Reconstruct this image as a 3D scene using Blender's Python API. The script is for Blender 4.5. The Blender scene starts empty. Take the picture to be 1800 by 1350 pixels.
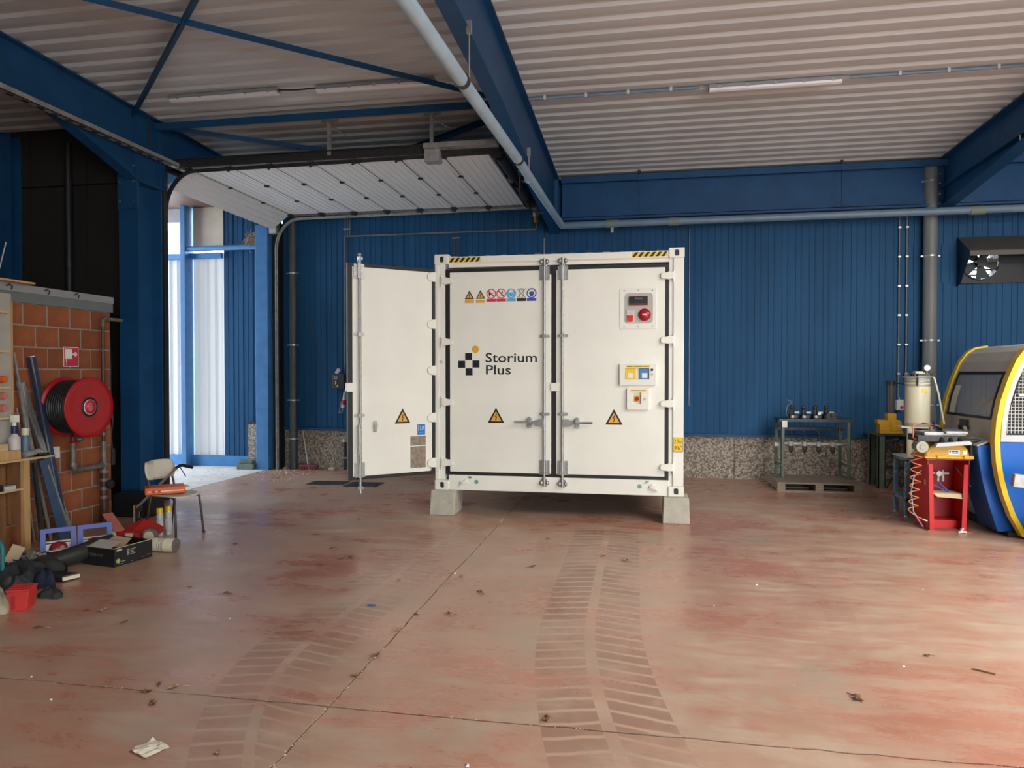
import bpy, bmesh, math, random
from mathutils import Vector, Matrix
random.seed(7)
PI = math.pi
SC = bpy.context.scene
COL = SC.collection

# ------------------------------------------------------------------ camera
cd = bpy.data.cameras.new('camera'); cam = bpy.data.objects.new('camera', cd); COL.objects.link(cam)
cd.sensor_fit = 'HORIZONTAL'; cd.sensor_width = 36.0; cd.lens = 25.0; cd.clip_end = 300
cam.location = (0, 0, 1.75)
cam.rotation_euler = (math.radians(90 - 0.917), 0, math.radians(10.2))
SC.camera = cam

# ------------------------------------------------------------------ world, daylight, exposure
W = bpy.data.worlds.new('world'); SC.world = W; W.use_nodes = True
wn = W.node_tree.nodes; wl = W.node_tree.links
wn['Background'].inputs[0].default_value = (0.80, 0.90, 1.0, 1)
wn['Background'].inputs[1].default_value = 7.5

def area(name, loc, rot, sx, sy, power, color):
    d = bpy.data.lights.new(name, 'AREA'); d.shape = 'RECTANGLE'; d.size = sx; d.size_y = sy
    d.energy = power; d.color = color
    o = bpy.data.objects.new(name, d); COL.objects.link(o); o.location = loc
    o.rotation_euler = tuple(math.radians(a) for a in rot)
    return o
# area lights added under the roof and in the rear gate as extra daylight
area('added_roof_light', (6.3, 3.0, 5.16), (0, 0, 0), 5.6, 4.8, 930, (1.0, 0.98, 0.93))
area('added_gate_light', (6.2, -6.75, 2.2), (90, 0, 8), 6.0, 4.0, 260, (1.0, 0.975, 0.92))

SC.view_settings.view_transform = 'Standard'
try: SC.view_settings.look = 'None'
except Exception: pass
SC.view_settings.exposure = 0.2
SC.view_settings.gamma = 1.0
SC.view_settings.use_curve_mapping = False

# ------------------------------------------------------------------ materials
MATS = {}
def nd(nt, typ, **kw):
    n = nt.nodes.new(typ)
    for k, v in kw.items(): setattr(n, k, v)
    return n
def mat(name, col, rough=0.5, metal=0.0, var=0.0, vscale=6.0, col2=None, bump=0.0, bscale=40.0, stretch=(1, 1, 1), spec=0.5,
        patch=None, pscale=3.0, plo=0.55, phi=0.7, coat=0.0, trans=0.0):
    """principled material with object-space noise mottling; col2 = second colour, patch = colour of worn patches"""
    if name in MATS: return MATS[name]
    m = bpy.data.materials.new(name); m.use_nodes = True; nt = m.node_tree
    b = nt.nodes['Principled BSDF']
    b.inputs['Roughness'].default_value = rough; b.inputs['Metallic'].default_value = metal
    b.inputs['Specular IOR Level'].default_value = spec
    if coat: b.inputs['Coat Weight'].default_value = coat
    c4 = tuple(col) + (1,)
    b.inputs['Base Color'].default_value = c4
    m.diffuse_color = c4
    tc = nd(nt, 'ShaderNodeTexCoord'); mp = nd(nt, 'ShaderNodeMapping'); mp.inputs['Scale'].default_value = stretch
    nt.links.new(tc.outputs['Object'], mp.inputs['Vector'])
    out = None
    if var > 0 or col2:
        nz = nd(nt, 'ShaderNodeTexNoise'); nz.inputs['Scale'].default_value = vscale; nz.inputs['Detail'].default_value = 5
        nt.links.new(mp.outputs[0], nz.inputs['Vector'])
        rp = nd(nt, 'ShaderNodeValToRGB')
        a = col2 if col2 else tuple(max(0, c * (1 - var)) for c in col)
        z = col if col2 else tuple(min(1, c * (1 + var)) for c in col)
        rp.color_ramp.elements[0].position = 0.33; rp.color_ramp.elements[1].position = 0.67
        rp.color_ramp.elements[0].color = tuple(a) + (1,); rp.color_ramp.elements[1].color = tuple(z) + (1,)
        nt.links.new(nz.outputs['Fac'], rp.inputs['Fac']); out = rp.outputs['Color']
    if patch:
        nz = nd(nt, 'ShaderNodeTexNoise'); nz.inputs['Scale'].default_value = pscale; nz.inputs['Detail'].default_value = 7
        nt.links.new(tc.outputs['Object'], nz.inputs['Vector'])
        rp = nd(nt, 'ShaderNodeValToRGB'); rp.color_ramp.elements[0].position = plo; rp.color_ramp.elements[1].position = phi
        rp.color_ramp.elements[0].color = (0, 0, 0, 1); rp.color_ramp.elements[1].color = (1, 1, 1, 1)
        nt.links.new(nz.outputs['Fac'], rp.inputs['Fac'])
        mx = nd(nt, 'ShaderNodeMixRGB'); mx.inputs['Color1'].default_value = c4; mx.inputs['Color2'].default_value = tuple(patch) + (1,)
        nt.links.new(rp.outputs['Color'], mx.inputs['Fac'])
        if out: nt.links.new(out, mx.inputs['Color1'])
        out = mx.outputs['Color']
    if out: nt.links.new(out, b.inputs['Base Color'])
    if bump > 0:
        nz = nd(nt, 'ShaderNodeTexNoise'); nz.inputs['Scale'].default_value = bscale; nz.inputs['Detail'].default_value = 4
        nt.links.new(mp.outputs[0], nz.inputs['Vector'])
        bp = nd(nt, 'ShaderNodeBump'); bp.inputs['Strength'].default_value = bump; bp.inputs['Distance'].default_value = 0.01
        nt.links.new(nz.outputs['Fac'], bp.inputs['Height']); nt.links.new(bp.outputs['Normal'], b.inputs['Normal'])
    if trans:
        b.inputs['Transmission Weight'].default_value = trans
    MATS[name] = m
    return m

BLUE = (0.011, 0.068, 0.172)
M_blue = mat('blue_painted_steel', BLUE, 0.5, spec=0.3, var=0.12, vscale=3)
M_clad = mat('blue_cladding', (0.014, 0.080, 0.185), 0.60, spec=0.22, var=0.14, vscale=1.6, stretch=(1, 1, .25))
M_deck = mat('cream_roof_deck', (0.58, 0.60, 0.60), 0.42, var=0.07, vscale=2.0, stretch=(.3, 1, 1))
M_white = mat('container_white', (0.88, 0.875, 0.77), 0.38, var=0.03, vscale=2.2, bump=0.03, bscale=120)
M_whitepost = mat('container_scuffed_white', (0.88, 0.875, 0.77), 0.4, var=0.03, vscale=2.2, patch=(0.42, 0.36, 0.30), pscale=5.5, plo=0.68, phi=0.75)
M_gasket = mat('black_rubber', (0.012, 0.012, 0.010), 0.55, var=0.2)
M_galv = mat('galvanised_steel', (0.42, 0.42, 0.40), 0.40, 0.85, var=0.14, vscale=25)
M_galvdull = mat('dull_galvanised_steel', (0.42, 0.42, 0.40), 0.5, 0.5, var=0.18, vscale=12)
M_conc = mat('block_concrete', (0.50, 0.47, 0.38), 0.9, var=0.10, vscale=9, bump=0.25, bscale=60, patch=(0.30, 0.28, 0.23), pscale=22, plo=0.64, phi=0.70)
M_black = mat('matt_black', (0.012, 0.012, 0.013), 0.5)
M_darksteel = mat('dark_oily_steel', (0.045, 0.045, 0.045), 0.45, 0.4, var=0.3, vscale=30)
M_greypipe = mat('grey_plastic_pipe', (0.17, 0.17, 0.165), 0.5, var=0.10, vscale=4, stretch=(1, 1, .3))
M_bluepipe = mat('pale_blue_pipe', (0.40, 0.56, 0.68), 0.35, var=0.08, vscale=4)
M_wallpipe = mat('slate_blue_pipe', (0.16, 0.24, 0.32), 0.4, var=0.08, vscale=4)
M_yellow = mat('machine_yellow', (0.78, 0.54, 0.015), 0.35, var=0.05)
M_toolyellow = mat('tool_yellow', (0.66, 0.36, 0.015), 0.4, var=0.08)
M_red = mat('fire_red', (0.40, 0.004, 0.008), 0.35, var=0.06)
M_standred = mat('stand_red', (0.55, 0.012, 0.012), 0.42, var=0.10, vscale=4)
M_boxred = mat('toolbox_red', (0.58, 0.035, 0.030), 0.45, var=0.08)
M_mblue = mat('machine_blue', (0.006, 0.11, 0.46), 0.30, var=0.05)
M_mgrey = mat('machine_grey', (0.50, 0.48, 0.43), 0.45, var=0.05)
M_lgrey = mat('light_grey_enamel', (0.55, 0.55, 0.53), 0.4, var=0.05)
M_cream = mat('cream_enamel', (0.74, 0.69, 0.50), 0.4, var=0.07, vscale=5, stretch=(1, 1, .3))
M_green = mat('green_grey_steel', (0.105, 0.145, 0.105), 0.55, var=0.18, vscale=9)
M_standblue = mat('worn_blue_stand', (0.12, 0.24, 0.36), 0.5, var=0.15, patch=(0.42, 0.46, 0.46), pscale=14, plo=0.56, phi=0.64)
M_wood = mat('pine_wood', (0.56, 0.33, 0.14), 0.6, var=0.16, vscale=3, stretch=(8, 8, 1))
M_woodl = mat('pale_wood', (0.62, 0.45, 0.24), 0.6, var=0.12, vscale=4, stretch=(8, 1, 8))
M_wooddk = mat('brown_board', (0.24, 0.11, 0.045), 0.6, var=0.25, vscale=3, stretch=(8, 8, 1))
M_pallet = mat('dusty_pallet_wood', (0.26, 0.205, 0.15), 0.85, var=0.2, vscale=5, stretch=(1, 9, 9))
M_card = mat('brown_cardboard', (0.56, 0.43, 0.27), 0.8, var=0.08)
M_paper = mat('white_paper', (0.82, 0.80, 0.74), 0.8, var=0.04)
M_orange = mat('orange_case', (0.72, 0.13, 0.02), 0.5, var=0.08)
M_pink = mat('faded_red_plate', (0.62, 0.20, 0.16), 0.6, var=0.08)
M_boot = mat('rubber_boot', (0.022, 0.022, 0.019), 0.5, var=0.35, vscale=7, bump=0.2, bscale=20)
M_cloth = mat('dark_cloth', (0.028, 0.032, 0.036), 0.9, var=0.35, vscale=9, bump=0.5, bscale=18)
M_cloth2 = mat('khaki_cloth', (0.33, 0.29, 0.21), 0.9, var=0.3, vscale=10, bump=0.5, bscale=22)
M_navy = mat('navy_plastic', (0.012, 0.02, 0.10), 0.4, var=0.2)
M_teal = mat('teal_plastic', (0.012, 0.16, 0.19), 0.45, var=0.1)
M_lampblue = mat('violet_blue_frame', (0.085, 0.13, 0.42), 0.5, var=0.06)
M_lampred = mat('dark_red_lens', (0.22, 0.012, 0.02), 0.3, var=0.15, vscale=30)
M_brick = mat('hollow_clay_brick', (0.29, 0.088, 0.030), 0.85, var=0.20, vscale=4, bump=0.2, bscale=50)
M_brick2 = mat('hollow_clay_brick_dark', (0.235, 0.070, 0.026), 0.85, var=0.20, vscale=4, bump=0.2, bscale=50)
M_mortar = mat('grey_mortar', (0.30, 0.27, 0.22), 0.95, var=0.15, vscale=20, bump=0.3, bscale=80)
M_greypaint = mat('grey_painted_beam', (0.16, 0.18, 0.18), 0.6, var=0.08, vscale=4)
M_doorpanel = mat('white_door_panel', (0.84, 0.83, 0.81), 0.45, var=0.05, vscale=2.5, stretch=(40, 1, 1))
M_soffit = mat('brown_soffit', (0.16, 0.085, 0.06), 0.6, var=0.1)
M_outconc = mat('bright_concrete', (0.68, 0.65, 0.62), 0.9, var=0.12, vscale=3, patch=(0.22, 0.17, 0.12), pscale=9, plo=0.62, phi=0.70)
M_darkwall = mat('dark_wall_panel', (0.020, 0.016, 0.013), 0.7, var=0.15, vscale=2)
M_wallgen = mat('grey_wall', (0.11, 0.105, 0.10), 0.8, var=0.1)
M_creamwall = mat('cream_wall_panel', (0.68, 0.60, 0.48), 0.6, var=0.05)
M_skin = mat('cream_chair_shell', (0.62, 0.58, 0.46), 0.5, patch=(0.36, 0.32, 0.24), pscale=7, plo=0.56, phi=0.68)
M_leaf = mat('dry_leaf', (0.17, 0.085, 0.035), 0.8, var=0.3, vscale=20)
M_leafp = mat('pale_dry_leaf', (0.42, 0.29, 0.17), 0.8, var=0.3, vscale=20)
M_tube = mat('white_diffuser', (0.78, 0.78, 0.78), 0.35)
M_ink = mat('black_ink', (0.006, 0.006, 0.010), 0.5)
M_amber = mat('amber_sticker', (0.80, 0.42, 0.05), 0.45)
M_yst = mat('yellow_sticker', (0.88, 0.60, 0.02), 0.45)
M_rst = mat('red_sticker', (0.62, 0.03, 0.06), 0.45)
M_cst = mat('sky_blue_sticker', (0.12, 0.42, 0.72), 0.45)
M_bst = mat('blue_sticker', (0.035, 0.09, 0.38), 0.45)
M_lrblue = mat('azure_sticker', (0.02, 0.20, 0.55), 0.45)
M_wst = mat('white_sticker', (0.86, 0.85, 0.76), 0.45)
M_grst = mat('green_sticker', (0.02, 0.30, 0.20), 0.45)
M_plate = mat('brushed_data_plate', (0.34, 0.30, 0.24), 0.32, 0.6, var=0.25, vscale=20)
M_hose = mat('black_hose', (0.010, 0.012, 0.012), 0.4, var=0.3, vscale=20)
M_oxpipe = mat('old_iron_pipe', (0.20, 0.175, 0.15), 0.5, 0.4, var=0.25, vscale=15)
M_copper = mat('brown_pipe', (0.10, 0.045, 0.03), 0.45, 0.3, var=0.25, vscale=15)
M_broom = mat('dusty_red_bristles', (0.26, 0.06, 0.06), 0.9, var=0.3, vscale=40)
M_coil = mat('orange_coil_hose', (0.72, 0.20, 0.09), 0.4)
M_bar = mat('bar_steel', (0.34, 0.34, 0.32), 0.45, 0.5, var=0.2, vscale=15)
M_sheetblue = mat('blue_steel_sheet', (0.03, 0.075, 0.14), 0.5, var=0.15)
M_profblue = mat('navy_profile', (0.022, 0.042, 0.095), 0.5, var=0.12)
M_canw = mat('can_label_white', (0.62, 0.63, 0.62), 0.4, col2=(0.40, 0.41, 0.41), vscale=9)

# glass of the machine window: paled to suggest light inside, half see-through
def glass(name, col, rough=0.05, alpha=0.45):
    m = mat(name, col, rough, spec=0.6)
    m.node_tree.nodes['Principled BSDF'].inputs['Alpha'].default_value = alpha
    return m
M_glass = glass('paled_polycarbonate', (0.48, 0.47, 0.42), 0.25, 0.45)
M_clear = glass('clear_cover', (0.5, 0.5, 0.46), 0.1, 0.30)

def translucent(name, col, mixf):
    m = bpy.data.materials.new(name); m.use_nodes = True; nt = m.node_tree
    b = nt.nodes['Principled BSDF']; b.inputs['Base Color'].default_value = tuple(col) + (1,); b.inputs['Roughness'].default_value = 0.5
    t = nd(nt, 'ShaderNodeBsdfTranslucent'); t.inputs['Color'].default_value = tuple(col) + (1,)
    mx = nd(nt, 'ShaderNodeMixShader'); mx.inputs[0].default_value = mixf
    nt.links.new(b.outputs[0], mx.inputs[1]); nt.links.new(t.outputs[0], mx.inputs[2])
    nt.links.new(mx.outputs[0], nt.nodes['Material Output'].inputs['Surface'])
    return m
M_gfk = translucent('translucent_sheet', (0.54, 0.54, 0.54), 0.09)

# exposed-aggregate plinth
def plinth_mat():
    m = bpy.data.materials.new('exposed_aggregate'); m.use_nodes = True; nt = m.node_tree; b = nt.nodes['Principled BSDF']
    b.inputs['Roughness'].default_value = 0.9
    tc = nd(nt, 'ShaderNodeTexCoord')
    v = nd(nt, 'ShaderNodeTexVoronoi'); v.inputs['Scale'].default_value = 46
    nt.links.new(tc.outputs['Object'], v.inputs['Vector'])
    rp = nd(nt, 'ShaderNodeValToRGB'); cr = rp.color_ramp
    cr.elements[0].position = 0.0; cr.elements[0].color = (0.10, 0.075, 0.055, 1)
    cr.elements[1].position = 1.0; cr.elements[1].color = (0.50, 0.44, 0.36, 1)
    for p, c in ((0.25, (0.30, 0.24, 0.18, 1)), (0.45, (0.18, 0.14, 0.11, 1)), (0.65, (0.38, 0.33, 0.26, 1))):
        e = cr.elements.new(p); e.color = c
    sp = nd(nt, 'ShaderNodeSeparateColor'); nt.links.new(v.outputs['Color'], sp.inputs[0]); nt.links.new(sp.outputs[0], rp.inputs['Fac'])
    nt.links.new(rp.outputs['Color'], b.inputs['Base Color'])
    bp = nd(nt, 'ShaderNodeBump'); bp.inputs['Strength'].default_value = 0.6; bp.inputs['Distance'].default_value = 0.01; bp.invert = True
    nt.links.new(v.outputs['Distance'], bp.inputs['Height']); nt.links.new(bp.outputs['Normal'], b.inputs['Normal'])
    return m
M_plinth = plinth_mat()

# worn red floor paint with dust, scuffs and tyre prints
def floor_mat():
    m = bpy.data.materials.new('worn_red_floor_paint'); m.use_nodes = True; nt = m.node_tree; L = nt.links.new
    b = nt.nodes['Principled BSDF']
    tc = nd(nt, 'ShaderNodeTexCoord'); P = tc.outputs['Object']
    sx = nd(nt, 'ShaderNodeSeparateXYZ'); L(P, sx.inputs[0]); X, Y = sx.outputs[0], sx.outputs[1]
    def mth(op, a, bb=None, c=None, clamp=False):
        n = nd(nt, 'ShaderNodeMath'); n.operation = op; n.use_clamp = clamp
        for i, v in enumerate((a, bb, c)):
            if v is None: continue
            if isinstance(v, (int, float)): n.inputs[i].default_value = v
            else: L(v, n.inputs[i])
        return n.outputs[0]
    def noise(scale, detail=6, st=(1, 1, 1), rough=0.6, loc=(0, 0, 0), dist=0.0):
        mp = nd(nt, 'ShaderNodeMapping'); mp.inputs['Scale'].default_value = st; mp.inputs['Location'].default_value = loc; L(P, mp.inputs['Vector'])
        n = nd(nt, 'ShaderNodeTexNoise'); n.inputs['Scale'].default_value = scale; n.inputs['Detail'].default_value = detail
        n.inputs['Roughness'].default_value = rough; n.inputs['Distortion'].default_value = dist
        L(mp.outputs[0], n.inputs['Vector']); return n.outputs['Fac']
    def ramp(f, a, z):
        n = nd(nt, 'ShaderNodeMapRange'); n.inputs[1].default_value = a; n.inputs[2].default_value = z; n.clamp = True; n.interpolation_type = 'SMOOTHSTEP'
        L(f, n.inputs[0]); return n.outputs[0]
    def mix(f, c1, c2):
        n = nd(nt, 'ShaderNodeMixRGB')
        if isinstance(f, float): n.inputs[0].default_value = f
        else: L(f, n.inputs[0])
        for i, c in ((1, c1), (2, c2)):
            if isinstance(c, tuple): n.inputs[i].default_value = c + (1,)
            else: L(c, n.inputs[i])
        return n.outputs[0]
    red = mix(ramp(noise(1.3, 4), .35, .65), (0.43, 0.180, 0.115), (0.50, 0.220, 0.145))
    red = mix(mth('MULTIPLY', ramp(noise(3.4, 9, (.8, 2.4, 1), .74, (3, 1, 0)), .50, .66), 0.42), red, (0.33, 0.110, 0.070))
    dust = mix(ramp(noise(2.5, 5), .3, .7), (0.43, 0.305, 0.220), (0.52, 0.375, 0.275))
    # streaky dust: wide soft areas, plus long streaks across
    d1 = ramp(noise(.55, 8, (1, 1.6, 1), .68, (2.3, 0.4, 0), .3), .36, .62)
    d2 = ramp(noise(2.2, 10, (.6, 2.2, 1), .76, (0, 5, 0), 0.5), .40, .64)
    dsum = mth('ADD', mth('MULTIPLY', d1, .65), mth('MULTIPLY', d2, .55), clamp=True)
    c = mix(dsum, red, dust)
    # greenish grey bare patches
    c = mix(mth('MULTIPLY', ramp(noise(.9, 6, (1, 1, 1), .65, (7, 3, 0)), .57, .68), .55), c, (0.40, 0.34, 0.25))
    # fine bright red scrapes and pale specks
    c = mix(mth('MULTIPLY', ramp(noise(4.2, 10, (.5, 3.0, 1), .8, (1, 9, 0)), .57, .70), .6), c, (0.55, 0.135, 0.06))
    c = mix(mth('MULTIPLY', ramp(noise(5, 8, (.7, 2, 1), .8, (4, 4, 0)), .63, .74), .45), c, (0.58, 0.43, 0.32))
    # tyre prints --------------------------------------------------
    def track(cx_expr, half, gap, ph, freq, lean, ymax, ymin, strength, c):
        d = mth('SUBTRACT', X, cx_expr)
        ad = mth('ABSOLUTE', d)
        inb = mth('MULTIPLY', mth('LESS_THAN', ad, half), mth('GREATER_THAN', ad, gap))
        yy = mth('MULTIPLY', ramp(Y, ymin, ymin + .8), mth('SUBTRACT', 1.0, ramp(Y, ymax - .6, ymax)))
        wob = mth('MULTIPLY', noise(7, 2), .12)
        ph_ = mth('ADD', mth('MULTIPLY', Y, freq), mth('MULTIPLY', mth('ADD', ad, wob), lean))
        s = mth('SINE', mth('ADD', ph_, ph))
        lug = ramp(s, -.98, -.62)             # dark rubber lugs, pale gaps between
        fade = mth('ADD', .25, mth('MULTIPLY', ramp(noise(1.7, 4, loc=(9, 2, 0)), .38, .6), .75))
        msk = mth('MULTIPLY', mth('MULTIPLY', inb, yy), fade)
        c = mix(mth('MULTIPLY', mth('MULTIPLY', msk, lug), strength), c, (0.27, 0.135, 0.09))
        c = mix(mth('MULTIPLY', mth('MULTIPLY', msk, mth('SUBTRACT', 1.0, lug)), strength * .9), c, (0.56, 0.37, 0.255))
        return c
    def quad(a2, y0, c0, c1=0.0):   # c0 + c1*(y-y0) + a2*max(0,y0-y)^2
        t = mth('SUBTRACT', Y, y0); n = mth('MINIMUM', t, 0.0)
        return mth('ADD', mth('ADD', c0, mth('MULTIPLY', t, c1)), mth('MULTIPLY', mth('MULTIPLY', n, n), a2))
    c = track(quad(.065, 5.2, -.34, -0.004), .345, .035, 0.0, 47, 12, 8.3, 2.7, .70, c)
    c = track(quad(.20, 4.4, -2.12, 0.035), .30, .030, 1.0, 52, 14, 8.2, 2.3, .46, c)
    c = track(quad(.02, 5, 1.35, 0.16), .10, .0, 1.0, 46, 0, 8.6, 4.6, .20, c)
    L(c, b.inputs['Base Color'])
    # gloss: paint shines where it is not dusty
    r = nd(nt, 'ShaderNodeMapRange'); L(dsum, r.inputs[0]); r.inputs[3].default_value = .20; r.inputs[4].default_value = .46
    L(r.outputs[0], b.inputs['Roughness'])
    b.inputs['Specular IOR Level'].default_value = 0.6
    bp = nd(nt, 'ShaderNodeBump'); bp.inputs['Strength'].default_value = .30; bp.inputs['Distance'].default_value = .010
    hh = mth('ADD', mth('MULTIPLY', noise(6, 5, (.7, 1.6, 1)), .8), mth('MULTIPLY', noise(40, 3), .12))
    L(hh, bp.inputs['Height']); L(bp.outputs['Normal'], b.inputs['Normal'])
    return m
M_floor = floor_mat()

# ------------------------------------------------------------------ mesh builder
class MB:
    def __init__(s): s.v = []; s.f = []; s.sm = []
    def add(s, vs, fs, smooth=False):
        o = len(s.v); s.v += [Vector(p) for p in vs]; s.f += [tuple(i + o for i in f) for f in fs]; s.sm += [smooth] * len(fs); return s
    def box(s, x0, x1, y0, y1, z0, z1, M=None):
        vs = [(x, y, z) for z in (z0, z1) for y in (y0, y1) for x in (x0, x1)]
        if M is not None: vs = [M @ Vector(p) for p in vs]
        return s.add(vs, [(0, 2, 3, 1), (4, 5, 7, 6), (0, 1, 5, 4), (2, 6, 7, 3), (0, 4, 6, 2), (1, 3, 7, 5)])
    def bar(s, p0, p1, w, h, up=(0, 0, 1)):
        """rectangular bar from p0 to p1, w across, h along up"""
        p0 = Vector(p0); p1 = Vector(p1); d = (p1 - p0).normalized(); u = Vector(up)
        a = d.cross(u)
        if a.length < 1e-4: a = d.cross(Vector((1, 0, 0)))
        a.normalize(); u = a.cross(d)
        vs = [p + a * sx * w / 2 + u * sz * h / 2 for p in (p0, p1) for sx, sz in ((-1, -1), (1, -1), (1, 1), (-1, 1))]
        return s.add(vs, [(3, 2, 1, 0), (4, 5, 6, 7), (0, 1, 5, 4), (1, 2, 6, 5), (2, 3, 7, 6), (3, 0, 4, 7)])
    def cyl(s, p0, p1, r0, r1=None, n=16, caps=True):
        r1 = r0 if r1 is None else r1
        p0 = Vector(p0); p1 = Vector(p1); d = (p1 - p0).normalized()
        a = d.orthogonal().normalized(); b = d.cross(a)
        vs = []
        for p, r in ((p0, r0), (p1, r1)):
            vs += [p + (a * math.cos(2 * PI * i / n) + b * math.sin(2 * PI * i / n)) * r for i in range(n)]
        s.add(vs, [(i, (i + 1) % n, n + (i + 1) % n, n + i) for i in range(n)], True)
        if caps:
            s.add(vs[:n], [tuple(reversed(range(n)))]); s.add(vs[n:], [tuple(range(n))])
        return s
    def tube(s, pts, r, n=8, caps=True):
        pts = [Vector(p) for p in pts]; m = len(pts); vs = []; ref = None
        for i, p in enumerate(pts):
            d = (pts[min(i + 1, m - 1)] - pts[max(i - 1, 0)]).normalized()
            if ref is None: ref = d.orthogonal().normalized()
            ref = (ref - d * ref.dot(d)); ref = ref.normalized() if ref.length > 1e-5 else d.orthogonal().normalized()
            b = d.cross(ref); rr = r[i] if isinstance(r, (list, tuple)) else r
            vs += [p + (ref * math.cos(2 * PI * k / n) + b * math.sin(2 * PI * k / n)) * rr for k in range(n)]
        s.add(vs, [(i * n + k, i * n + (k + 1) % n, (i + 1) * n + (k + 1) % n, (i + 1) * n + k) for i in range(m - 1) for k in range(n)], True)
        if caps:
            s.add(vs[:n], [tuple(reversed(range(n)))]); s.add(vs[-n:], [tuple(range(n))])
        return s
    def lathe(s, prof, c=(0, 0, 0), axis=(0, 0, 1), n=24, smooth=True):
        """prof = [(radius, height)...] turned about axis through c"""
        c = Vector(c); d = Vector(axis).normalized(); a = d.orthogonal().normalized(); b = d.cross(a); vs = []
        for r, h in prof:
            vs += [c + d * h + (a * math.cos(2 * PI * k / n) + b * math.sin(2 * PI * k / n)) * r for k in range(n)]
        s.add(vs, [(i * n + k, i * n + (k + 1) % n, (i + 1) * n + (k + 1) % n, (i + 1) * n + k) for i in range(len(prof) - 1) for k in range(n)], smooth)
        if prof[0][0] > 1e-4: s.add(vs[:n], [tuple(reversed(range(n)))])
        if prof[-1][0] > 1e-4: s.add(vs[-n:], [tuple(range(n))])
        return s
    def prism(s, poly, fn, t0, t1):
        """poly 2-D points, fn(u, v, t) -> 3-D; extruded t0..t1"""
        n = len(poly)
        vs = [fn(u, v, t0) for u, v in poly] + [fn(u, v, t1) for u, v in poly]
        return s.add(vs, [tuple(range(n)), tuple(reversed(range(n, 2 * n)))] + [(i + n, (i + 1) % n + n, (i + 1) % n, i) for i in range(n)])
    def mesh(s, name, fix=True):
        me = bpy.data.meshes.new(name); me.from_pydata([tuple(v) for v in s.v], [], s.f)
        me.polygons.foreach_set('use_smooth', s.sm)
        if fix:
            bm = bmesh.new(); bm.from_mesh(me); bmesh.ops.recalc_face_normals(bm, faces=bm.faces); bm.to_mesh(me); bm.free()
        me.update(); return me
    def build(s, name, m, parent=None, bevel=0.0, fix=True, seg=2):
        me = s.mesh(name, fix); me.materials.append(m)
        o = bpy.data.objects.new(name, me); COL.objects.link(o)
        if parent is not None: o.parent = parent
        if bevel:
            md = o.modifiers.new('bevel', 'BEVEL'); md.width = bevel; md.segments = seg; md.limit_method = 'ANGLE'; md.angle_limit = math.radians(40)
        return o
def inst(me, name, parent, loc=(0, 0, 0), rot=(0, 0, 0), m=None):
    o = bpy.data.objects.new(name, me); COL.objects.link(o); o.parent = parent; o.location = loc; o.rotation_euler = rot
    return o
def thing(name, label, cat, loc=(0, 0, 0), rz=0.0, group=None):
    o = bpy.data.objects.new(name, None); COL.objects.link(o); o.location = loc; o.rotation_euler = (0, 0, rz); o.empty_display_size = .1
    o['label'] = label; o['category'] = cat
    if group: o['group'] = group
    return o
def tag(o, label, cat, group=None):
    o['label'] = label; o['category'] = cat
    if group: o['group'] = group
    return o
def struct(o, label=None):
    o['kind'] = 'structure'
    if label: o['label'] = label
    return o
def sroot(name, label=None):
    o = bpy.data.objects.new(name, None); COL.objects.link(o); return struct(o, label)
def plabel(o, t): o['label'] = t; return o
def text_mesh(txt, size, M, name, m, parent, ext=0.0006, align='LEFT', bold=0.0, xs=1.0):
    cu = bpy.data.curves.new(name, 'FONT'); cu.body = txt; cu.size = size; cu.extrude = ext; cu.align_x = align; cu.offset = bold; cu.resolution_u = 3
    to = bpy.data.objects.new(name, cu); COL.objects.link(to)
    dg = bpy.context.evaluated_depsgraph_get()
    me = bpy.data.meshes.new_from_object(to.evaluated_get(dg)); bpy.data.objects.remove(to); 
    me.transform(M @ Matrix.Diagonal((xs, 1, 1, 1))); me.name = name
    me.materials.clear(); me.materials.append(m)
    o = bpy.data.objects.new(name, me); COL.objects.link(o); o.parent = parent
    return o
XZ = lambda y0: (lambda u, v, t: (u, y0 + t, v))      # polygon in x-z, extruded along y
YZ = lambda x0: (lambda u, v, t: (x0 + t, u, v))      # polygon in y-z, extruded along x
def disc(cx, cz, r, n=28): return [(cx + r * math.cos(2 * PI * i / n), cz + r * math.sin(2 * PI * i / n)) for i in range(n)]
def rrect(x0, x1, z0, z1, r, n=5):
    out = []
    for cx, cz, a0 in ((x1 - r, z1 - r, 0), (x0 + r, z1 - r, 90), (x0 + r, z0 + r, 180), (x1 - r, z0 + r, 270)):
        out += [(cx + r * math.cos(math.radians(a0 + 90 * k / n)), cz + r * math.sin(math.radians(a0 + 90 * k / n))) for k in range(n + 1)]
    return out
def ring(mb, po, pi, fn, t0, t1):
    """frame between two loops of equal length"""
    n = len(po)
    vs = [fn(u, v, t) for t in (t0, t1) for lp in (po, pi) for u, v in lp]
    f = []
    for i in range(n):
        j = (i + 1) % n
        f += [(i, j, n + j, n + i), (2 * n + i, 3 * n + i, 3 * n + j, 2 * n + j), (i, 2 * n + i, 2 * n + j, j), (n + i, n + j, 3 * n + j, 3 * n + i)]
    return mb.add(vs, f)
# ================================================================== THE SETTING
XL, XR, YB, YF = -11.0, 9.5, -7.0, 12.2          # far left, right, rear (behind camera), back wall
def deckz(y): return 5.03 + 0.025 * (12.2 - y)

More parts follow.
